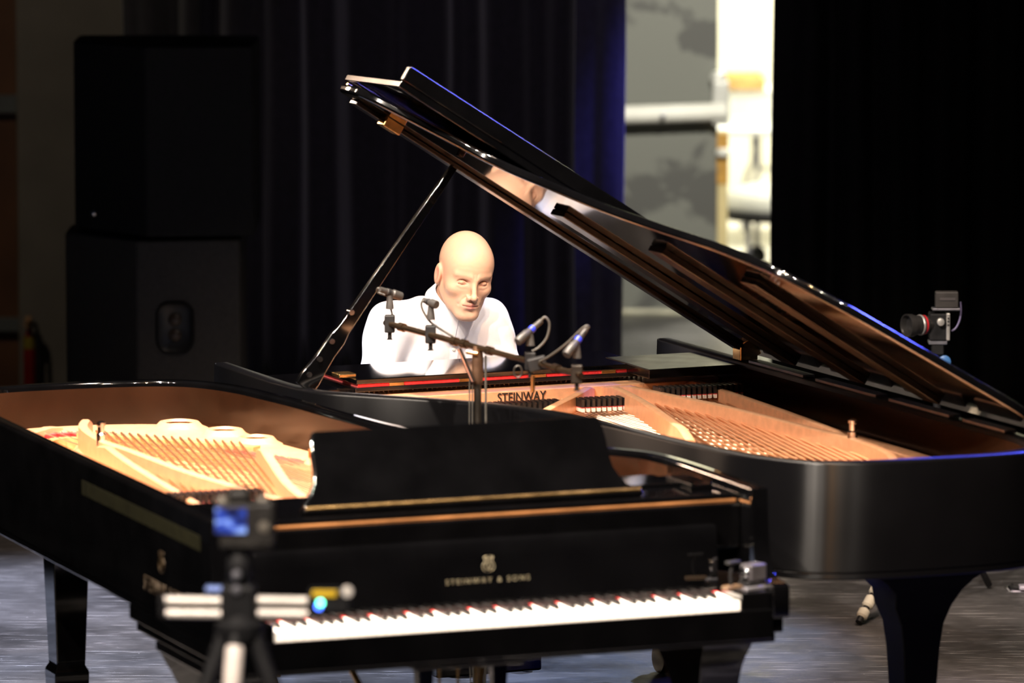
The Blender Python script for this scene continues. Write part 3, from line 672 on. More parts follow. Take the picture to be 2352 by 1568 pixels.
# person frame = rear piano frame: +X his right, +Y towards the piano, Z up
PX, PY = -.15, -.50
Mp = Matrix.Translation((-.2644, 17.0457, 0)) @ Matrix.Rotation(.4081 + PI, 4, 'Z') @ Matrix.Translation((PX, PY, 0))
HEADC = np.array((-.038, .372, 1.192)); 
def rotm(yaw, pitch, roll):
    return (Matrix.Rotation(math.radians(yaw), 3, 'Z') @ Matrix.Rotation(math.radians(-pitch), 3, 'X') @ Matrix.Rotation(math.radians(roll), 3, 'Y'))
HR = rotm(-5, 12, -6); HRn = np.array(HR)
FACE_LINES = [([(.018, -.005), (.024, .0005), (.034, .0028), (.043, .000), (.048, -.005)], .0018, .0034),      # lid crease
              ([(.021, -.0095), (.028, -.0130), (.037, -.0135), (.046, -.0100)], .0014, .0024),                 # lash line
              ([(.022, -.024), (.036, -.027), (.046, -.023)], .0030, .0006),                                  # under the eye
              ([(.017, -.050), (.026, -.060), (.034, -.076)], .0036, .0020),                                  # nose-mouth fold
              ([(.004, .012), (.006, .026)], .0022, .0014), ([(.0, .044), (.03, .046), (.05, .041)], .0035, .0003)]
def pl2(p, pts):
    q = p[..., [0, 2]]; best = None
    for a, b in zip(pts, pts[1:]):
        a = np.array(a, np.float32); b = np.array(b, np.float32); ab = b - a
        t = np.clip(((q - a) @ ab) / (ab @ ab), 0, 1); e = np.linalg.norm(q - a - t[..., None] * ab, axis=-1)
        best = e if best is None else np.minimum(best, e)
    return best
def head_sdf(p):      # head frame
    sx = np.stack([np.abs(p[..., 0]), p[..., 1], p[..., 2]], -1)      # mirrored
    d = sd_ell(p, (0, -.012, .036), (.0795, .098, .090))
    d = smin(d, sd_ell(p, (0, .035, .030), (.066, .058, .072)), .03)           # forehead
    d = smin(d, sd_ell(p, (0, .018, -.045), (.0635, .070, .077)), .035)         # face
    d = smin(d, sd_cap(sx, (.048, -.012, -.055), (.020, .068, -.108), .018, .016), .035)   # jaw line
    d = smin(d, sd_ell(p, (0, .076, -.110), (.024, .018, .018)), .025)         # chin
    d = smin(d, sd_ell(sx, (.050, .052, -.032), (.016, .020, .014)), .03)       # cheek bones
    d = smax(d, -sd_ell(sx, (.034, .106, -.003), (.022, .027, .0125)), .010)    # eye sockets
    d = smin(d, sd_cap(sx, (.010, .088, .014), (.050, .070, .017), .0085, .006), .014)  # brow ridge
    d = smin(d, sd_ell(sx, (.034, .0740, -.0055), (.0130, .0120, .0088)), .003) # eyeballs with closed lids
    d = smin(d, sd_cap(sx, (.022, .0820, -.0165), (.046, .0750, -.0170), .0030, .0022), .006) # lower lid line
    d = smin(d, sd_cap(p, (0, .090, .004), (0, .111, -.040), .0070, .0080), .012)     # nose bridge
    d = smin(d, sd_ell(p, (0, .112, -.0455), (.0095, .0105, .0085)), .008)
    d = smin(d, sd_ell(sx, (.0125, .100, -.049), (.0075, .0105, .0075)), .006)   # nostrils wings
    d = smax(d, -sd_ell(sx, (.007, .106, -.0565), (.0035, .0055, .004)), .003)
    d = smin(d, sd_ell(p, (0, .080, -.073), (.030, .017, .020)), .02)           # mouth mound
    d = smin(d, sd_cap(sx, (0, .0975, -.0700), (.021, .0875, -.0730), .0048, .0022), .006)   # upper lip
    d = smin(d, sd_cap(sx, (0, .0965, -.0825), (.018, .0875, -.0795), .0058, .0026), .006)   # lower lip
    d = smax(d, -sd_cap(sx, (0, .1035, -.0760), (.026, .0905, -.0755), .0016, .0010), .003)  # mouth line
    d = smax(d, -sd_ell(p, (0, .100, -.0955), (.018, .008, .006)), .012)         # fold above the chin
    for pts, w_, dep in FACE_LINES:
        q2 = pl2(sx, pts); d = d + np.where(p[..., 1] > .03, dep * np.exp(-(q2 / w_) ** 2), 0)
    # ears
    e = sd_ell(sx, (.083, -.012, -.012), (.0085, .021, .033))
    e = smax(e, -sd_ell(sx, (.093, -.006, -.010), (.0085, .011, .019)), .006)
    d = smin(d, e, .010)
    return d
NB = np.array((-.026, .280, 1.082))           # neck base
def to_head(p): return (p - HEADC.astype(np.float32)) @ HRn.astype(np.float32)
def body_head(p):
    d = head_sdf(to_head(p)); a = HEADC + HRn @ np.array((0, -.035, -.035))
    return smin(d, sd_cap(p, a, NB + np.array((0, -.045, -.05)), .055, .060), .02)
ARMS = [((.165, .245, 1.030), (.235, .275, .800), (.20, .495, .768)), ((-.165, .260, 1.025), (-.235, .275, .800), (-.12, .495, .768))]
def hand(p, wr, sg, d):
    w_ = np.array(wr); d = smin(d, sd_ell(p, w_ + (0, .055, -.004), (.040, .050, .015)), .02)
    for i, (dx, ln) in enumerate(((-.030, .066), (-.010, .078), (.011, .074), (.031, .058))):
        dx *= sg; a = w_ + (dx, .095, .0); b = a + (dx * .15, ln * .55, .008); c = b + (0, ln * .38, -.024)
        d = smin(d, sd_cap(p, a, b, .0092, .0085), .005); d = smin(d, sd_cap(p, b, c, .0085, .0068), .004)
    a = w_ + (-.038 * sg, .035, -.004); b = a + (-.030 * sg, .035, -.006); c = b + (-.004 * sg, .032, -.008)
    d = smin(d, sd_cap(p, a, b, .013, .0105), .01); d = smin(d, sd_cap(p, b, c, .0105, .008), .005)
    return d
def torso(p, g):
    d = sd_ell(p, (0, .10, .70), (.165 + g, .115 + g, .17))
    d = smin(d, sd_ell(p, (0, .175, .905), (.165 + g, .115 + g, .18), np.array(Matrix.Rotation(math.radians(-24), 3, 'X'))), .08)
    for s_ in (-1, 1): d = smin(d, sd_cap(p, (s_ * .050, .225, 1.058), (s_ * .150, .245, 1.022), .050 + g, .060 + g), .05)
    return d
def body_rest(p):
    d = torso(p, -.014)
    d = smin(d, sd_cap(p, NB + np.array((0, -.07, -.08)), NB + np.array((0, -.02, -.02)), .064, .058), .03)
    for k, (a, b, c) in enumerate(ARMS):
        d = smin(d, sd_cap(p, a, b, .046, .038), .04); d = smin(d, sd_cap(p, b, c, .038, .026), .02)
        d = hand(p, c, (1, -1)[k], d)
    return d
def shirt(p):
    d = torso(p, .0)
    for a, b, c in ARMS:
        d = smin(d, sd_cap(p, a, b, .062, .056), .06); d = smin(d, sd_cap(p, b, np.array(c) - (0, .02, 0), .056, .036), .03)
    # fabric folds
    f = .006 * np.sin(p[..., 0] * 38 + p[..., 2] * 21 + 3 * np.sin(p[..., 2] * 9)) * np.clip((1.05 - p[..., 2]) * 6, 0, 1)
    f = f + .004 * np.sin(p[..., 2] * 55 + p[..., 0] * 30 * np.sign(p[..., 0])) * np.clip((np.abs(p[..., 0]) - .12) * 10, 0, 1)
    d = d + f
    d = smax(d, -sd_cap(p, NB + np.array((0, .008, .016)), NB + np.array((0, .08, .10)), .058, .066), .006)   # neck opening
    return d
HOL = 2
PER = thing('person', 'bald man in a white dress shirt playing the rear grand, head bowed', 'person'); PER.matrix_world = Mp
def skin_mat():
    m = bpy.data.materials.new('skin'); m.use_nodes = True; nt = m.node_tree; N = nt.nodes; L = nt.links; b = N['Principled BSDF']
    at = N.new('ShaderNodeAttribute'); at.attribute_name = 'pigment_and_shade'
    n = N.new('ShaderNodeTexNoise'); n.inputs['Scale'].default_value = 90; tc = N.new('ShaderNodeTexCoord'); L.new(tc.outputs['Object'], n.inputs['Vector'])
    mx = N.new('ShaderNodeMix'); mx.data_type = 'RGBA'; mx.blend_type = 'MULTIPLY'; mx.inputs[0].default_value = .12
    L.new(at.outputs['Color'], mx.inputs[6]); L.new(n.outputs['Color'], mx.inputs[7]); L.new(mx.outputs[2], b.inputs['Base Color'])
    b.inputs['Roughness'].default_value = .52; b.inputs['Specular IOR Level'].default_value = .3; b.inputs['Subsurface Weight'].default_value = .08; b.inputs['Subsurface Radius'].default_value = (.008, .003, .0015)
    return m
p1, f1 = surface_nets(body_head, HEADC - (.14, .17, .20), HEADC + (.14, .17, .17), .0024)
p2, f2 = surface_nets(body_rest, (-.36, -.10, .50), (.36, .76, 1.12), .0062)
pos = np.concatenate([p1, p2]); F_ = np.concatenate([f1, f2 + len(p1)])
me = np_mesh('body', pos, F_)
hp = to_head(pos.astype(np.float32)); sx = np.stack([np.abs(hp[:, 0]), hp[:, 1], hp[:, 2]], -1)
base = np.array((.67, .41, .285)); col = np.tile(base, (len(pos), 1))
def paint(dist, w_, c, amt):
    global col
    k = np.clip(1 - dist / w_, 0, 1)[:, None] * amt; col = col * (1 - k) + np.array(c) * k
paint(sd_ell(hp, (0, .075, -.095), (.048, .05, .042)), .02, (.56, .36, .27), .55)         # shaved beard shadow
paint(sd_cap(sx, (0, .100, -.0705), (.021, .089, -.0735), .0050, .002), .002, (.70, .27, .22), .85)
paint(sd_cap(sx, (0, .099, -.0825), (.018, .089, -.0795), .0060, .002), .002, (.74, .30, .25), .9)
paint(sd_cap(sx, (0, .1025, -.0760), (.024, .0905, -.0755), .0014, .0009), .0018, (.16, .04, .035), .9)
frontm = np.where(hp[:, 1] > .05, 0., 1.)
paint(pl2(sx, FACE_LINES[1][0]) + frontm, .0026, (.20, .10, .075), .8)    # lashes
paint(pl2(sx, FACE_LINES[0][0]) + frontm, .0030, (.36, .18, .12), .65)     # lid crease, its shade painted into the skin colour
paint(pl2(sx, [(.014, .0125), (.030, .0165), (.054, .0125)]) + frontm, .0055, (.36, .23, .16), .5)   # eyebrows
paint(sd_ell(sx, (.033, .084, -.004), (.016, .012, .010)), .006, (.66, .36, .25), .7)      # lids
paint(sd_ell(sx, (.084, -.006, -.010), (.01, .012, .02)), .006, (.80, .27, .20), .7)       # inner ear
ca = me.color_attributes.new('pigment_and_shade', 'FLOAT_COLOR', 'POINT')
ca.data.foreach_set('color', np.concatenate([col, np.ones((len(col), 1))], 1).astype(np.float32).ravel())
body = obj('body', me, skin_mat(), PER)
SHIRT = mat('white_cotton', (.88, .87, .92), .75, 0, .3, noise=(25, .03), bump=.35, bscale=18, sheen=.2)
ps, fs_ = surface_nets(shirt, (-.38, -.10, .50), (.38, .60, 1.15), .006)
SHI = obj('shirt', np_mesh('shirt', ps, fs_), SHIRT, PER)
# collar with two points, placket and buttons
rings = []; nA = 41
ax_ = (HEADC + HRn @ np.array((0, -.03, -.05)) - NB); ax_ = Vector(ax_).normalized()
ux = Vector((1, 0, 0)); ux = (ux - ax_ * ux.dot(ax_)).normalized(); uy = ax_.cross(ux)
for i in range(nA):
    t_ = i / (nA - 1); a = math.radians(-72 + t_ * 324)                 # gap at the front (+Y = 90 deg is front)
    a = math.radians(90 + 1) + t_ * math.radians(358); 
    fr = max(0, math.cos((a - PI / 2))) ** 3                            # 1 at the front
    dr = ux * math.cos(a) + uy * math.sin(a)
    c0 = Vector(NB) + ax_ * (.012 - .022 * fr)
    rings.append([c0 + dr * .066 - ax_ * .012, c0 + dr * .063 + ax_ * .034, c0 + dr * .066 + ax_ * .0385, c0 + dr * .070 + ax_ * .035, c0 + dr * (.084 + .022 * fr) - ax_ * (.006 + .034 * fr), c0 + dr * (.080 + .018 * fr) - ax_ * (.009 + .034 * fr), c0 + dr * .069 + ax_ * .026, c0 + dr * .070 - ax_ * .012])
MB().loft(rings).build('collar', SHIRT, SHI, smooth=60)
def shirt_front(x, z):
    y = .75
    while y > 0 and shirt(np.array([[x, y, z]], np.float32))[0] > .0005: y -= .0015
    return y
pth = [Vector((-.030 + (.98 - z) * .05, shirt_front(-.030 + (.98 - z) * .05, z) + .001, z)) for z in np.linspace(.97, .62, 18)]
pr = [[p + Vector((dx, dy, 0)) for dx, dy in ((-.016, -.006), (-.016, .0015), (.016, .0015), (.016, -.006))] for p in pth]
MB().loft(pr).build('placket', SHIRT, SHI, smooth=40)
for k in (1, 5, 9, 13):
    p = pth[k]; MB().lathe([(.001, .004), (.0045, .0035), (.0055, .001), (.0055, 0)], 12, Matrix.Rotation(-PI / 2, 3, 'X'), p + Vector((0, .002, 0))).build('button', mat('button', (.75, .72, .68), .3, noise=(30, .1)), SHI, smooth=40)
def trousers(p):
    d = sd_ell(p, (0, .02, .565), (.175, .14, .085))
    for s_ in (-1, 1):
        d = smin(d, sd_cap(p, (s_ * .085, .03, .555), (s_ * .12, .44, .535), .080, .062), .05)
        d = smin(d, sd_cap(p, (s_ * .12, .44, .535), (s_ * .115, .46, .09), .062, .048), .03)
    return d
pt, ft = surface_nets(trousers, (-.26, -.16, .03), (.26, .56, .68), .009)
obj('trousers', np_mesh('trousers', pt, ft), mat('dark_trousers', (.012, .012, .016), .85, noise=(40, .2)), PER)
for s_ in (-1, 1):
    def shoe(p):
        d = sd_cap(p, (s_ * .115, .43, .045), (s_ * .12, .63, .035), .042, .034); d = smin(d, sd_cap(p, (s_ * .115, .45, .05), (s_ * .115, .455, .09), .042, .045), .03)
        return smax(d, .002 - p[..., 2], .004)
    a, b = surface_nets(shoe, (s_ * .115 - .07, .35, -.01), (s_ * .115 + .07, .70, .16), .008); obj('shoe', np_mesh('shoe', a, b), mat('shoe_leather', (.01, .009, .008), .3, noise=(30, .2)), PER)
# bench
bn = thing('piano_bench', 'black padded piano bench under the pianist', 'bench'); bn.matrix_world = Mp
MB().bb(-.38, .38, -.17, .17, .425, .484).build('seat', mat('bench_leather', (.012, .012, .012), .4, noise=(40, .2), bump=.2, bscale=60), bn, bevel=.02, seg=3)
MB().bb(-.36, .36, -.15, .15, .36, .425).build('apron', LACQ, bn, bevel=.004)
for sx_ in (-1, 1):
    for sy_ in (-1, 1): loftleg([(z, sx_ * .33 - h_2, sx_ * .33 + h_2, sy_ * .125 - h_2, sy_ * .125 + h_2) for z, h_2 in ((0, .018), (.05, .02), (.36, .026))]).build('leg', LACQ, bn, bevel=.003)

# ================================================================== MICROPHONES ON A STEREO BAR
BL, BR = P(885, 741, 15.9), P(1335, 862, 15.05)
def barpt(px):
    t_ = (px - 885) / (1335 - 885.); return BL.lerp(BR, t_)
top_ = barpt(1103)
ms = thing('microphone_stand', 'black microphone stand between the pianos carrying a long brass-toned bar', 'stand', (top_.x, top_.y, 0))
o3 = Vector((top_.x, top_.y, 0))
BARM = mat('bronze_tube', (.12, .08, .05), .17, .9, noise=(20, .2))
MB().tube([BL - o3, BR - o3], .0085, 12).build('bar', BARM, ms, smooth=40)
for px_ in (925, 1050, 1072, 1130, 1280):
    c_ = barpt(px_) - o3; d = (BR - BL).normalized(); MB().tube([c_ - d * .012, c_ + d * .012], .0125, 12).build('bar_collar', BARM, ms, smooth=40)
pz = top_.z
DK = mat('stand_black', (.02, .017, .014), .4, .3, noise=(20, .2))
MB().tube([(0, 0, .09), (0, 0, .80), (0, 0, .80), (0, 0, pz - .06)], [.014, .014, .0105, .0105], 14).build('pole', DK, ms, smooth=40)
MB().lathe([(.011, pz - .10), (.015, pz - .09), (.016, pz - .04), (.014, pz - .01), (.011, pz + .004)], 14).build('head_clamp', mat('clamp_brown', (.09, .05, .03), .45, .3, noise=(20, .2)), ms, smooth=45)
MB().lathe([(.018, .76), (.022, .77), (.022, .84), (.016, .86)], 14).build('height_clutch', DK, ms, smooth=45)
MB().tube([(-.05, -.02, pz + .0), (-.012, -.025, pz - .09)], [.006, .008], 10).build('clamp_lever', CHROME, ms, smooth=45)
MB().tube([(-.03, -.01, pz - .01), (.0, -.02, pz - .015)], .006, 10).build('wing_bolt', BRASS, ms, smooth=45)
for k in range(3):
    a_ = k * 2 * PI / 3 + .5; MB().tube([(0, 0, .10), (.12 * math.cos(a_), .12 * math.sin(a_), .07), (.27 * math.cos(a_), .27 * math.sin(a_), .012)], .011, 8).build('leg', DK, ms, smooth=40)
c2 = barpt(1238) - o3
MB().box(c2, (.05, .035, .035), Matrix.Rotation(-.25, 3, 'Y')).build('bar_joint', MATTE, ms, bevel=.004)
MB().tube([c2 + Vector((-.012, -.02, -.03)), c2 + Vector((-.012, -.02, -.075))], .006, 8).build('joint_screw', BRASS, ms, smooth=40)
rg = [c2 + Vector((-.052 + .011 * math.cos(a_), 0, -.022 + .016 * math.sin(a_))) for a_ in np.linspace(0, 2 * PI, 17)]
MB().tube(rg, .003, 6, False).build('cable_ring', DK, ms, smooth=40)
for k, dx in enumerate((-.022, -.014, .022)):
    MB().tube([Vector((dx, -.018, pz - .02 - .05 * (k < 2))), Vector((dx * 1.05, -.02, pz - .3)), Vector((dx, -.016, .3)), Vector((dx * .5, -.016, .1))], .0035 if k == 2 else .002, 6).build('hanging_cable', CABLE, ms, smooth=40)
def mic(label, pxbar, tip, tail, kx, clipm, cable, Ytip):
    b = barpt(pxbar); t = thing('microphone', label, 'microphone', b, 0, 'slim grey condenser microphones on the bar'); Yb = b.y
    T_, S_ = P(*tip, Yb + Ytip) - b, P(*tail, Yb - Ytip) - b
    ax = (T_ - S_); L_ = ax.length; u = ax / L_
    # tail=cable end, tip=capsule end
    MB().tube([S_, S_ + u * L_ * .30, S_ + u * L_ * .31, S_ + u * L_ * .55, S_ + u * L_ * .60, S_ + u * L_ * .97, T_], [.0075, .0085, .0095, .0095, .0125, .0125, .0105], 14).build('body', MICGREY, t, smooth=35)
    MB().tube([S_ + u * L_ * .34, S_ + u * L_ * .46], .0102, 14).build('blue_ring' if 'blue' in label else 'dark_ring', BLUEBAND if 'blue' in label else MATTE, t, smooth=40)
    mid = S_.lerp(T_, kx)
    base = Vector((mid.x, mid.y * .5, .012))
    MB().tube([base + Vector((0, 0, .03)), base.lerp(mid, .55), mid], [.012, .011, .006], 12).build('swivel_clip', GREYPLASTIC, t, smooth=40)
    MB().box((mid.x * .9, 0, .0), (.03, .03, .05)).build('clamp', MATTE if clipm else DK, t, bevel=.004)
    MB().tube([(mid.x * .9, 0, -.02), (mid.x * .9, 0, -.042), (mid.x * .9, 0, -.045)], [.006, .006, .010], 10).build('thumb_screw', MATTE, t, smooth=40)
    MB().tube([p - b for p in crom(cable, 8)], .0032, 8).build('cable', CABLE, t, smooth=40)
yb = barpt(893).y
mic('small grey microphone at the left end of the bar, cable looping behind it', 893, (922, 681), (873, 664), .45, 1, [P(876, 664, yb), P(868, 662, yb), P(868, 671, yb + .01), P(893, 682, yb), P(896, 700, yb), P(905, 741, yb)], 15.9 * 0 + .02)
yb = barpt(987).y
mic('small grey microphone second from the left, its cable hanging to the bar', 987, (1003, 700), (973, 689), .55, 1, [P(974, 689, yb), P(968, 695, yb), P(971, 712, yb), P(985, 735, yb), P(1000, 748, yb), P(1040, 773, yb)], -.02)
yb = barpt(1218).y
mic('grey microphone with blue ring, third along, cable arching tall above it', 1218, (1188, 785), (1243, 737), .45, 1, [P(1242, 737, yb), P(1252, 728, yb), P(1262, 744, yb), P(1256, 775, yb), P(1238, 797, yb), P(1222, 806, yb)], -.03)
yb = barpt(1322).y
mic('grey microphone with blue ring at the right end of the bar', 1322, (1300, 815), (1346, 757), .45, 0, [P(1345, 758, yb), P(1352, 750, yb), P(1340, 752, yb), P(1300, 790, yb + .03), P(1262, 818, yb + .08), P(1236, 832, barpt(1240).y)], -.03)

# ================================================================== VIDEO CAMERA BEHIND THE LID
YV = 18.2; q = P(2150, 760, YV)
vt = thing('camera_tripod', 'black tripod with pale sleeves on its legs behind the rear grand', 'tripod', (q.x + .005, YV, 0))
zb = P(0, 828, YV).z
MB().tube([(0, 0, .30), (0, 0, zb + .035)], .013, 12).build('column', MATTE, vt, smooth=40)
MB().lathe([(.03, .36), (.038, .38), (.038, .44), (.025, .46)], 14).build('crown', MATTE, vt, smooth=40)
foot1 = P(1972, 1440, 17.8); foot1.z = .012
SLEEVE = mat('pale_sleeve', (.52, .50, .42), .7, noise=(20, .1))
for k, ft_ in enumerate((foot1 - Vector((q.x + .005, YV, 0)), Vector((.20, .30, .012)), Vector((-.16, .34, .012)))):
    ft_ = Vector(ft_); a = Vector((0, 0, .42)); lgk = MB().tube([a, ft_], .011, 10).build('leg', MATTE, vt, smooth=40)
    u = (a - ft_)
    for s0, s1 in () if k else ((.03, .085), (.10, .17), (.185, .26), (.27, .33)):
        MB().tube([ft_ + u * s0, ft_ + u * (s0 + .01), ft_ + u * (s1 - .01), ft_ + u * s1], [.013, .019, .019, .013], 12).build('leg_sleeve', SLEEVE, lgk, smooth=40)
MB().lathe([(.014, 0), (.020, .004), (.020, .014), (.012, .018)], 14, Matrix.Rotation(PI / 2, 3, 'X'), (.022, -.012, zb + .035 - .035)).build('blue_knob', mat('blue_knob', (.05, .16, .40), .4, noise=(20, .1)), vt, smooth=40)
MB().bb(-.02, .02, -.02, .02, zb + .02, zb + .055).build('head', MATTE, vt, bevel=.005)
vc = thing('video_camera', 'compact video camera with wide lens and rear battery on the tripod', 'camera', (q.x + .005, YV, zb + .0555), .0)
W_ = lambda px, py, dy=0: P(px, py, YV + dy) - Vector(vc.location)
pl_ = W_(2157, 812); MB().bb(-.03, .03, -.025, .03, 0, .012).build('quick_plate', GREYMETAL, vc, bevel=.002)
MB().bb(-.028, .028, -.03, .045, .012, W_(0, 718).z).build('camera_body', MATTE, vc, bevel=.005)
ch = MB(); x_ = W_(2176, 760).x; ch.bb(x_ - .006, x_ + .006, -.035, -.015, .014, W_(0, 718).z + .002); ch.build('cage_plate', mat('bare_alloy', (.72, .70, .66), .35, .7, noise=(20, .1)), vc, bevel=.003)
for py_ in (728, 735, 743): c_ = W_(2178, py_); MB().lathe([(.003, 0), (.003, .003)], 8, Matrix.Rotation(PI / 2, 3, 'X'), (x_, -.0345, c_.z)).build('cage_hole', MATTE, vc)
# lens along a direction towards camera-left and forward
l0, l1 = W_(2146, 744), W_(2082, 748, -.05); u = (l1 - l0).normalized(); Ln = (l1 - l0).length
q3 = u.to_track_quat('Z', 'Y').to_matrix()
LENS = mat('lens_barrel', (.035, .033, .032), .35, .3, noise=(20, .2))
ln = MB().lathe([(.022, 0), (.026, .01), (.026, .03), (.031, .034), (.031, .075), (.034, .078), (.034, Ln - .022), (.037, Ln - .02), (.038, Ln), (.034, Ln), (.029, Ln - .018), (.020, Ln - .02), (.001, Ln - .016)], 32, q3, l0).build('lens', LENS, vc, smooth=35)
MB().lathe([(.0316, .040), (.0318, .043), (.0316, .046)], 32, q3, l0, cap=False).build('red_ring', mat('red_ring', (.55, .02, .03), .35, noise=(20, .1)), ln, smooth=40)
MB().lathe([(.0318, .050), (.0335, .052), (.0335, .056), (.0318, .058)], 32, q3, l0, cap=False).build('focus_ring', mat('ring_grey', (.5, .48, .46), .4, .5, noise=(80, .3)), ln, smooth=40)
MB().lathe([(.012, 0), (.012, .02), (.006, .022)], 12, Matrix.Rotation(PI / 2, 3, 'X'), W_(2160, 738, -.03)).build('mount_lug', MATS['bare_alloy'], vc, smooth=40)
b0, b1 = W_(2143, 705), W_(2200, 668)
MB().bb(b0.x + .006, b1.x, -.03, .01, b0.z, b1.z).build('battery', mat('battery_grey', (.05, .045, .042), .5, noise=(30, .2)), vc, bevel=.004)
MB().bb(b0.x + .02, b1.x - .01, -.0325, -.0301, b0.z + .026, b0.z + .034).build('battery_label', mat('label_grey', (.09, .08, .08), .5, noise=(30, .2)), vc)
MB().bb(b0.x - .004, b1.x + .006, -.032, .02, b0.z - .008, b0.z - .001).build('battery_plate', GREYMETAL, vc, bevel=.002)
MB().tube([(b0.x + .012, -.01, b0.z - .005), (b0.x + .012, -.01, W_(0, 718).z - .004)], .006, 8).build('plate_post', MATTE, vc, smooth=40)
MB().tube(crom([W_(2206, 693), W_(2207, 715), W_(2204, 735), W_(2196, 752), W_(2186, 760)], 6), .003, 8).build('power_cable', mat('cable_violet', (.25, .22, .40), .4, noise=(20, .1)), vc, smooth=40)

# folding stand partly out of frame on the right
YS = 18.45; q = P(2375, 1345, YS)
fs2 = thing('folding_stand', 'low black folding stand with a bright chrome strut at the right frame edge', 'stand', (q.x, q.y, 0))
W_ = lambda px, py, dy=0: P(px, py, YS + dy) - Vector(fs2.location)
e0, e1 = W_(2326, 1364), W_(2326, 1364); fz = lambda v: Vector((v.x, v.y, .012))
d_ = (W_(2360, 1407) - e0); e1 = e0 + d_ * ((e0.z - .014) / max(.001, -d_.z))
MB().tube([e0, e1], .008, 10).build('strut', CHROME, fs2, smooth=40)
MB().tube([e0 + Vector((.012, .02, .004)), e1 + Vector((.012, .02, .004))], .010, 10).build('strut', MATTE, fs2, smooth=40)
e2 = W_(2440, 1364); MB().tube([e2, Vector((e0.x, e2.y, .014))], .008, 10).build('strut', MATTE, fs2, smooth=40)
c0_, c1_ = W_(2324, 1358), W_(2450, 1358); MB().box((c0_ + c1_) / 2, ((c1_ - c0_).length, .03, .008)).build('cross_bar', mat('lavender_grey_metal', (.50, .46, .55), .4, .4, noise=(20, .1)), fs2, bevel=.002)
c_ = W_(2370, 1348); MB().box(c_, (.085, .05, .014)).build('top_plate', MATS['lavender_grey_metal'], fs2, bevel=.004)
MB().tube([c_, c_ + Vector((0, 0, .12))], .022, 12).build('post', MATTE, fs2, smooth=40)

# ================================================================== FRONT TRIPOD WITH CAMERA
YT2 = 11.9; q = P(550, 1400, YT2)
ft3 = thing('slider_tripod', 'blurred dark tripod in front carrying a double-rail cross bar', 'tripod', (q.x, YT2, 0))
W_ = lambda px, py, dy=0: P(px, py, YT2 + dy) - Vector(ft3.location)
zc_ = W_(548, 1395).z
MB().box(W_(548, 1392), (.075, .06, .10)).build('center_block', MATTE, ft3, bevel=.012)
RAIL = mat('pale_rail', (.85, .80, .73), .35, .3, noise=(20, .1))
for pxa, pxb in ((372, 512), (585, 706)):
    for py_ in (1378, 1408):
        MB().tube([W_(pxa + (6 if py_ > 1400 else 0), py_), W_(pxb, py_ + 2)], .0095, 12).build('rail', RAIL, ft3, smooth=40)
MB().box(W_(372, 1392), (.014, .035, .045)).build('rail_end', MATTE, ft3, bevel=.003)
c_ = W_(757, 1377); MB().box(c_, (.088, .05, .052)).build('motor_box', MATTE, ft3, bevel=.008)
c_ = W_(745, 1363, -.028); MB().box(c_, (.052, .004, .014)).build('yellow_strip', mat('yellow_plastic', (.75, .50, .02), .4, noise=(20, .1)), ft3, bevel=.003)
c_ = W_(798, 1358, -.02); MB().lathe([(.001, .012), (.011, .010), (.013, 0)], 16, Matrix.Rotation(PI / 2, 3, 'X'), c_).build('white_knob', mat('white_knob', (.7, .66, .6), .4, noise=(20, .1)), ft3, smooth=40)
c_ = W_(736, 1384, -.028); MB().lathe([(.001, .003), (.006, .002), (.007, 0)], 14, Matrix.Rotation(PI / 2, 3, 'X'), c_).build('green_lamp', mat('green_led', (.02, .3, .2), .4, emit=(.15, 1, .6), estr=9), ft3, smooth=40)
c_ = W_(732, 1393, -.028); MB().lathe([(.001, .003), (.006, .002), (.007, 0)], 14, Matrix.Rotation(PI / 2, 3, 'X'), c_).build('blue_lamp', mat('blue_led', (.02, .05, .4), .4, emit=(.06, .16, 1), estr=7), ft3, smooth=40)
c_ = W_(500, 1352); MB().box(c_, (.052, .03, .012)).build('clip_plate', mat('blue_clip', (.28, .40, .85), .3, .5, noise=(20, .1)), ft3, bevel=.004)
tb = W_(548, 1440)
MB().lathe([(.045, tb.z - .03), (.052, tb.z - .02), (.052, tb.z + .01), (.03, tb.z + .03)], 20).build('crown', MATTE, ft3, smooth=40)
for k, (a_, px_) in enumerate(((math.radians(205), 470), (math.radians(-25), 640), (math.radians(-100), 520))):
    e = Vector((.42 * math.cos(a_), .42 * math.sin(a_), .012)); s_ = Vector((.035 * math.cos(a_), .035 * math.sin(a_), tb.z - .01)); d = e - s_
    L1 = MB().tube([s_, s_ + d * .55], .018, 12).build('leg', MATTE, ft3, smooth=40)
    MB().tube([s_ + d * .52, s_ + d * .60], .021, 12).build('leg_lock', MATTE, L1, smooth=40)
    MB().tube([s_ + d * .55, e], .013, 12).build('lower_leg', GREYPLASTIC, L1, smooth=40)
    if k == 2: MB().tube([s_ + d * .02, s_ + d * .03, s_ + d * .10, s_ + d * .11], [.017, .0205, .0205, .017], 14).build('leg_highlight', mat('painted_highlight', (.78, .70, .64), .4, noise=(20, .1)), L1, smooth=40)  # pale band painting in the glossy highlight on the front leg
MB().tube([(0, 0, zc_ + .04), (0, 0, W_(0, 1300).z)], .013, 12).build('column', MATTE, ft3, smooth=40)
bz = W_(0, 1285).z
MB().lathe([(.018, bz - .05), (.026, bz - .04), (.026, bz), (.018, bz + .012), (.024, bz + .02), (.024, bz + .026)], 18).build('ball_head', MATTE, ft3, smooth=40)
for dz in (-.028, -.06): MB().lathe([(.001, .012), (.009, .010), (.011, 0)], 14, Matrix.Rotation(PI / 2, 3, 'X'), (-.004, -.028, bz + dz)).build('ball_knob', GREYMETAL, ft3, smooth=40)
mc = thing('mirrorless_camera', 'small blurred camera with a glowing blue rear screen on the front tripod', 'camera', (q.x, YT2, bz + .0265), 0)
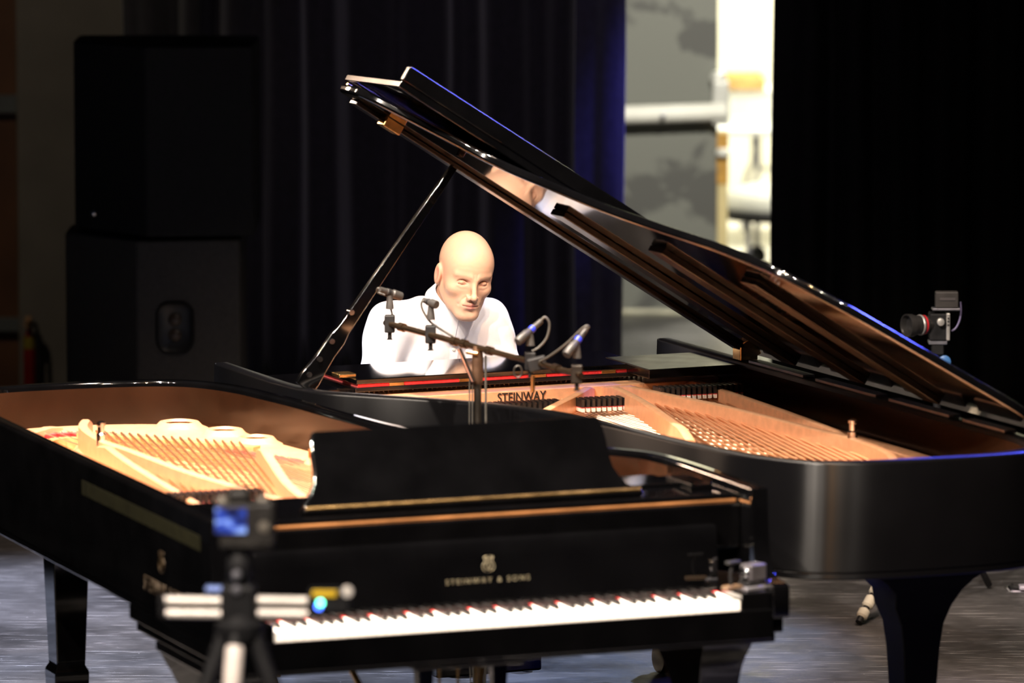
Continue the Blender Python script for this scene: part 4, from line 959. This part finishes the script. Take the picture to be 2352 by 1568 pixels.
W_ = lambda px, py, dy=0: P(px, py, YT2 + dy) - Vector(mc.location)
x0, x1 = W_(492, 0).x, W_(626, 0).x; zt_ = W_(0, 1152).z
CAMB = mat('camera_black', (.018, .016, .014), .5, noise=(40, .3), bump=.2, bscale=300)
MB().bb(x0 + .004, x1 - .004, -.03, .03, 0, zt_).build('camera_body', CAMB, mc, bevel=.008)
MB().bb(x1 - .045, x1, -.033, .036, .006, zt_ + .004).build('grip', CAMB, mc, bevel=.010)
c_ = W_(550, 1138); MB().box((c_.x, 0, c_.z), (.050, .05, .036)).build('viewfinder_hump', CAMB, mc, bevel=.014, seg=3)
for px_ in (512, 604): c_ = W_(px_, 1150); MB().lathe([(.016, zt_ - .004), (.016, zt_ + .008), (.014, zt_ + .011)], 18, None, (c_.x, 0, 0)).build('dial', mat('dial_grey', (.20, .18, .15), .4, .4, noise=(40, .3)), mc, smooth=40)
s0, s1 = W_(497, 1218), W_(567, 1160)
SCR = bpy.data.materials.new('lit_screen'); SCR.use_nodes = True
def _scr():
    nt = SCR.node_tree; N = nt.nodes; L = nt.links; b = N['Principled BSDF']; b.inputs['Roughness'].default_value = .2; b.inputs['Base Color'].default_value = (.01, .01, .02, 1)
    tc = N.new('ShaderNodeTexCoord'); mp = N.new('ShaderNodeMapping'); mp.inputs['Rotation'].default_value = (0, .2, 0); mp.inputs['Scale'].default_value = (14, 1, 38); mp.inputs['Location'].default_value = (.2, 0, 1.1)
    n = N.new('ShaderNodeTexNoise'); n.inputs['Scale'].default_value = 1.0; n.inputs['Detail'].default_value = 2
    L.new(tc.outputs['Object'], mp.inputs[0]); L.new(mp.outputs[0], n.inputs['Vector'])
    r = N.new('ShaderNodeValToRGB'); r.color_ramp.elements[0].position = .42; r.color_ramp.elements[0].color = (.004, .008, .05, 1); r.color_ramp.elements[1].position = .62; r.color_ramp.elements[1].color = (.30, .46, 1, 1)
    e = r.color_ramp.elements.new(.52); e.color = (.03, .07, .45, 1)
    L.new(n.outputs['Fac'], r.inputs[0]); L.new(r.outputs[0], b.inputs['Emission Color']); b.inputs['Emission Strength'].default_value = 1.3
_scr()
sb = MB().bb(s0.x - .003, s1.x + .003, -.0345, -.0305, s0.z - .003, s1.z + .003).build('screen_frame', CAMB, mc, bevel=.002)
MB().bb(s0.x, s1.x, -.0352, -.0346, s0.z, s1.z).build('screen', SCR, sb)
MB().lathe([(.034, 0), (.036, .04), (.033, .06), (.030, .062)], 24, Matrix.Rotation(-PI / 2, 3, 'X'), (-.004, .03, zt_ * .5)).build('lens', CAMB, mc, smooth=40)
MB().lathe([(.001, .006), (.012, .004), (.013, 0)], 16, Matrix.Rotation(PI / 2, 3, 'X'), (x1 - .022, -.033, zt_ * .5)).build('thumb_dial', MATS['dial_grey'], mc, smooth=40)

# ================================================================== SMALL ACTION CAMERA ON THE FRONT PIANO'S KEY BLOCK
Ma = Matrix.Translation((.0164, 13.7455, 0)) @ Matrix.Rotation(.3722, 4, 'Z')
ac = thing('action_camera', 'tiny silver action camera on a clamp on the right key block', 'camera'); ac.matrix_world = Ma @ Matrix.Translation((.657, .095, .7575)) @ Matrix.Rotation(.35, 4, 'Z')
MB().bb(-.034, .034, -.030, .030, 0, .010).build('clamp_base', GREYMETAL, ac, bevel=.003)
MB().bb(-.020, .028, -.020, .018, .010, .022).build('bracket', MATTE, ac, bevel=.003)
MB().bb(-.012, .042, -.022, .022, .022, .064).build('housing', mat('silver_housing', (.10, .095, .105), .3, .5, noise=(20, .2)), ac, bevel=.005)
MB().lathe([(.014, 0), (.016, .004), (.013, .010), (.008, .011)], 20, Matrix.Rotation(-PI / 2, 3, 'Y'), (-.012, 0, .043)).build('lens', CHROME, ac, smooth=40)
MB().bb(-.085, -.030, -.012, .012, .006, .016).build('clamp_arm', mat('clamp_tan', (.20, .13, .08), .4, .4, noise=(20, .2)), ac, bevel=.003)
MB().bb(-.076, -.035, -.010, .010, .070, .078).build('sensor_arm', MATTE, ac, bevel=.003)
MB().tube(crom([(-.060, 0, .012), (-.064, 0, .045), (-.056, 0, .072)], 6), .004, 8).build('arm_stem', MATTE, ac, smooth=40)
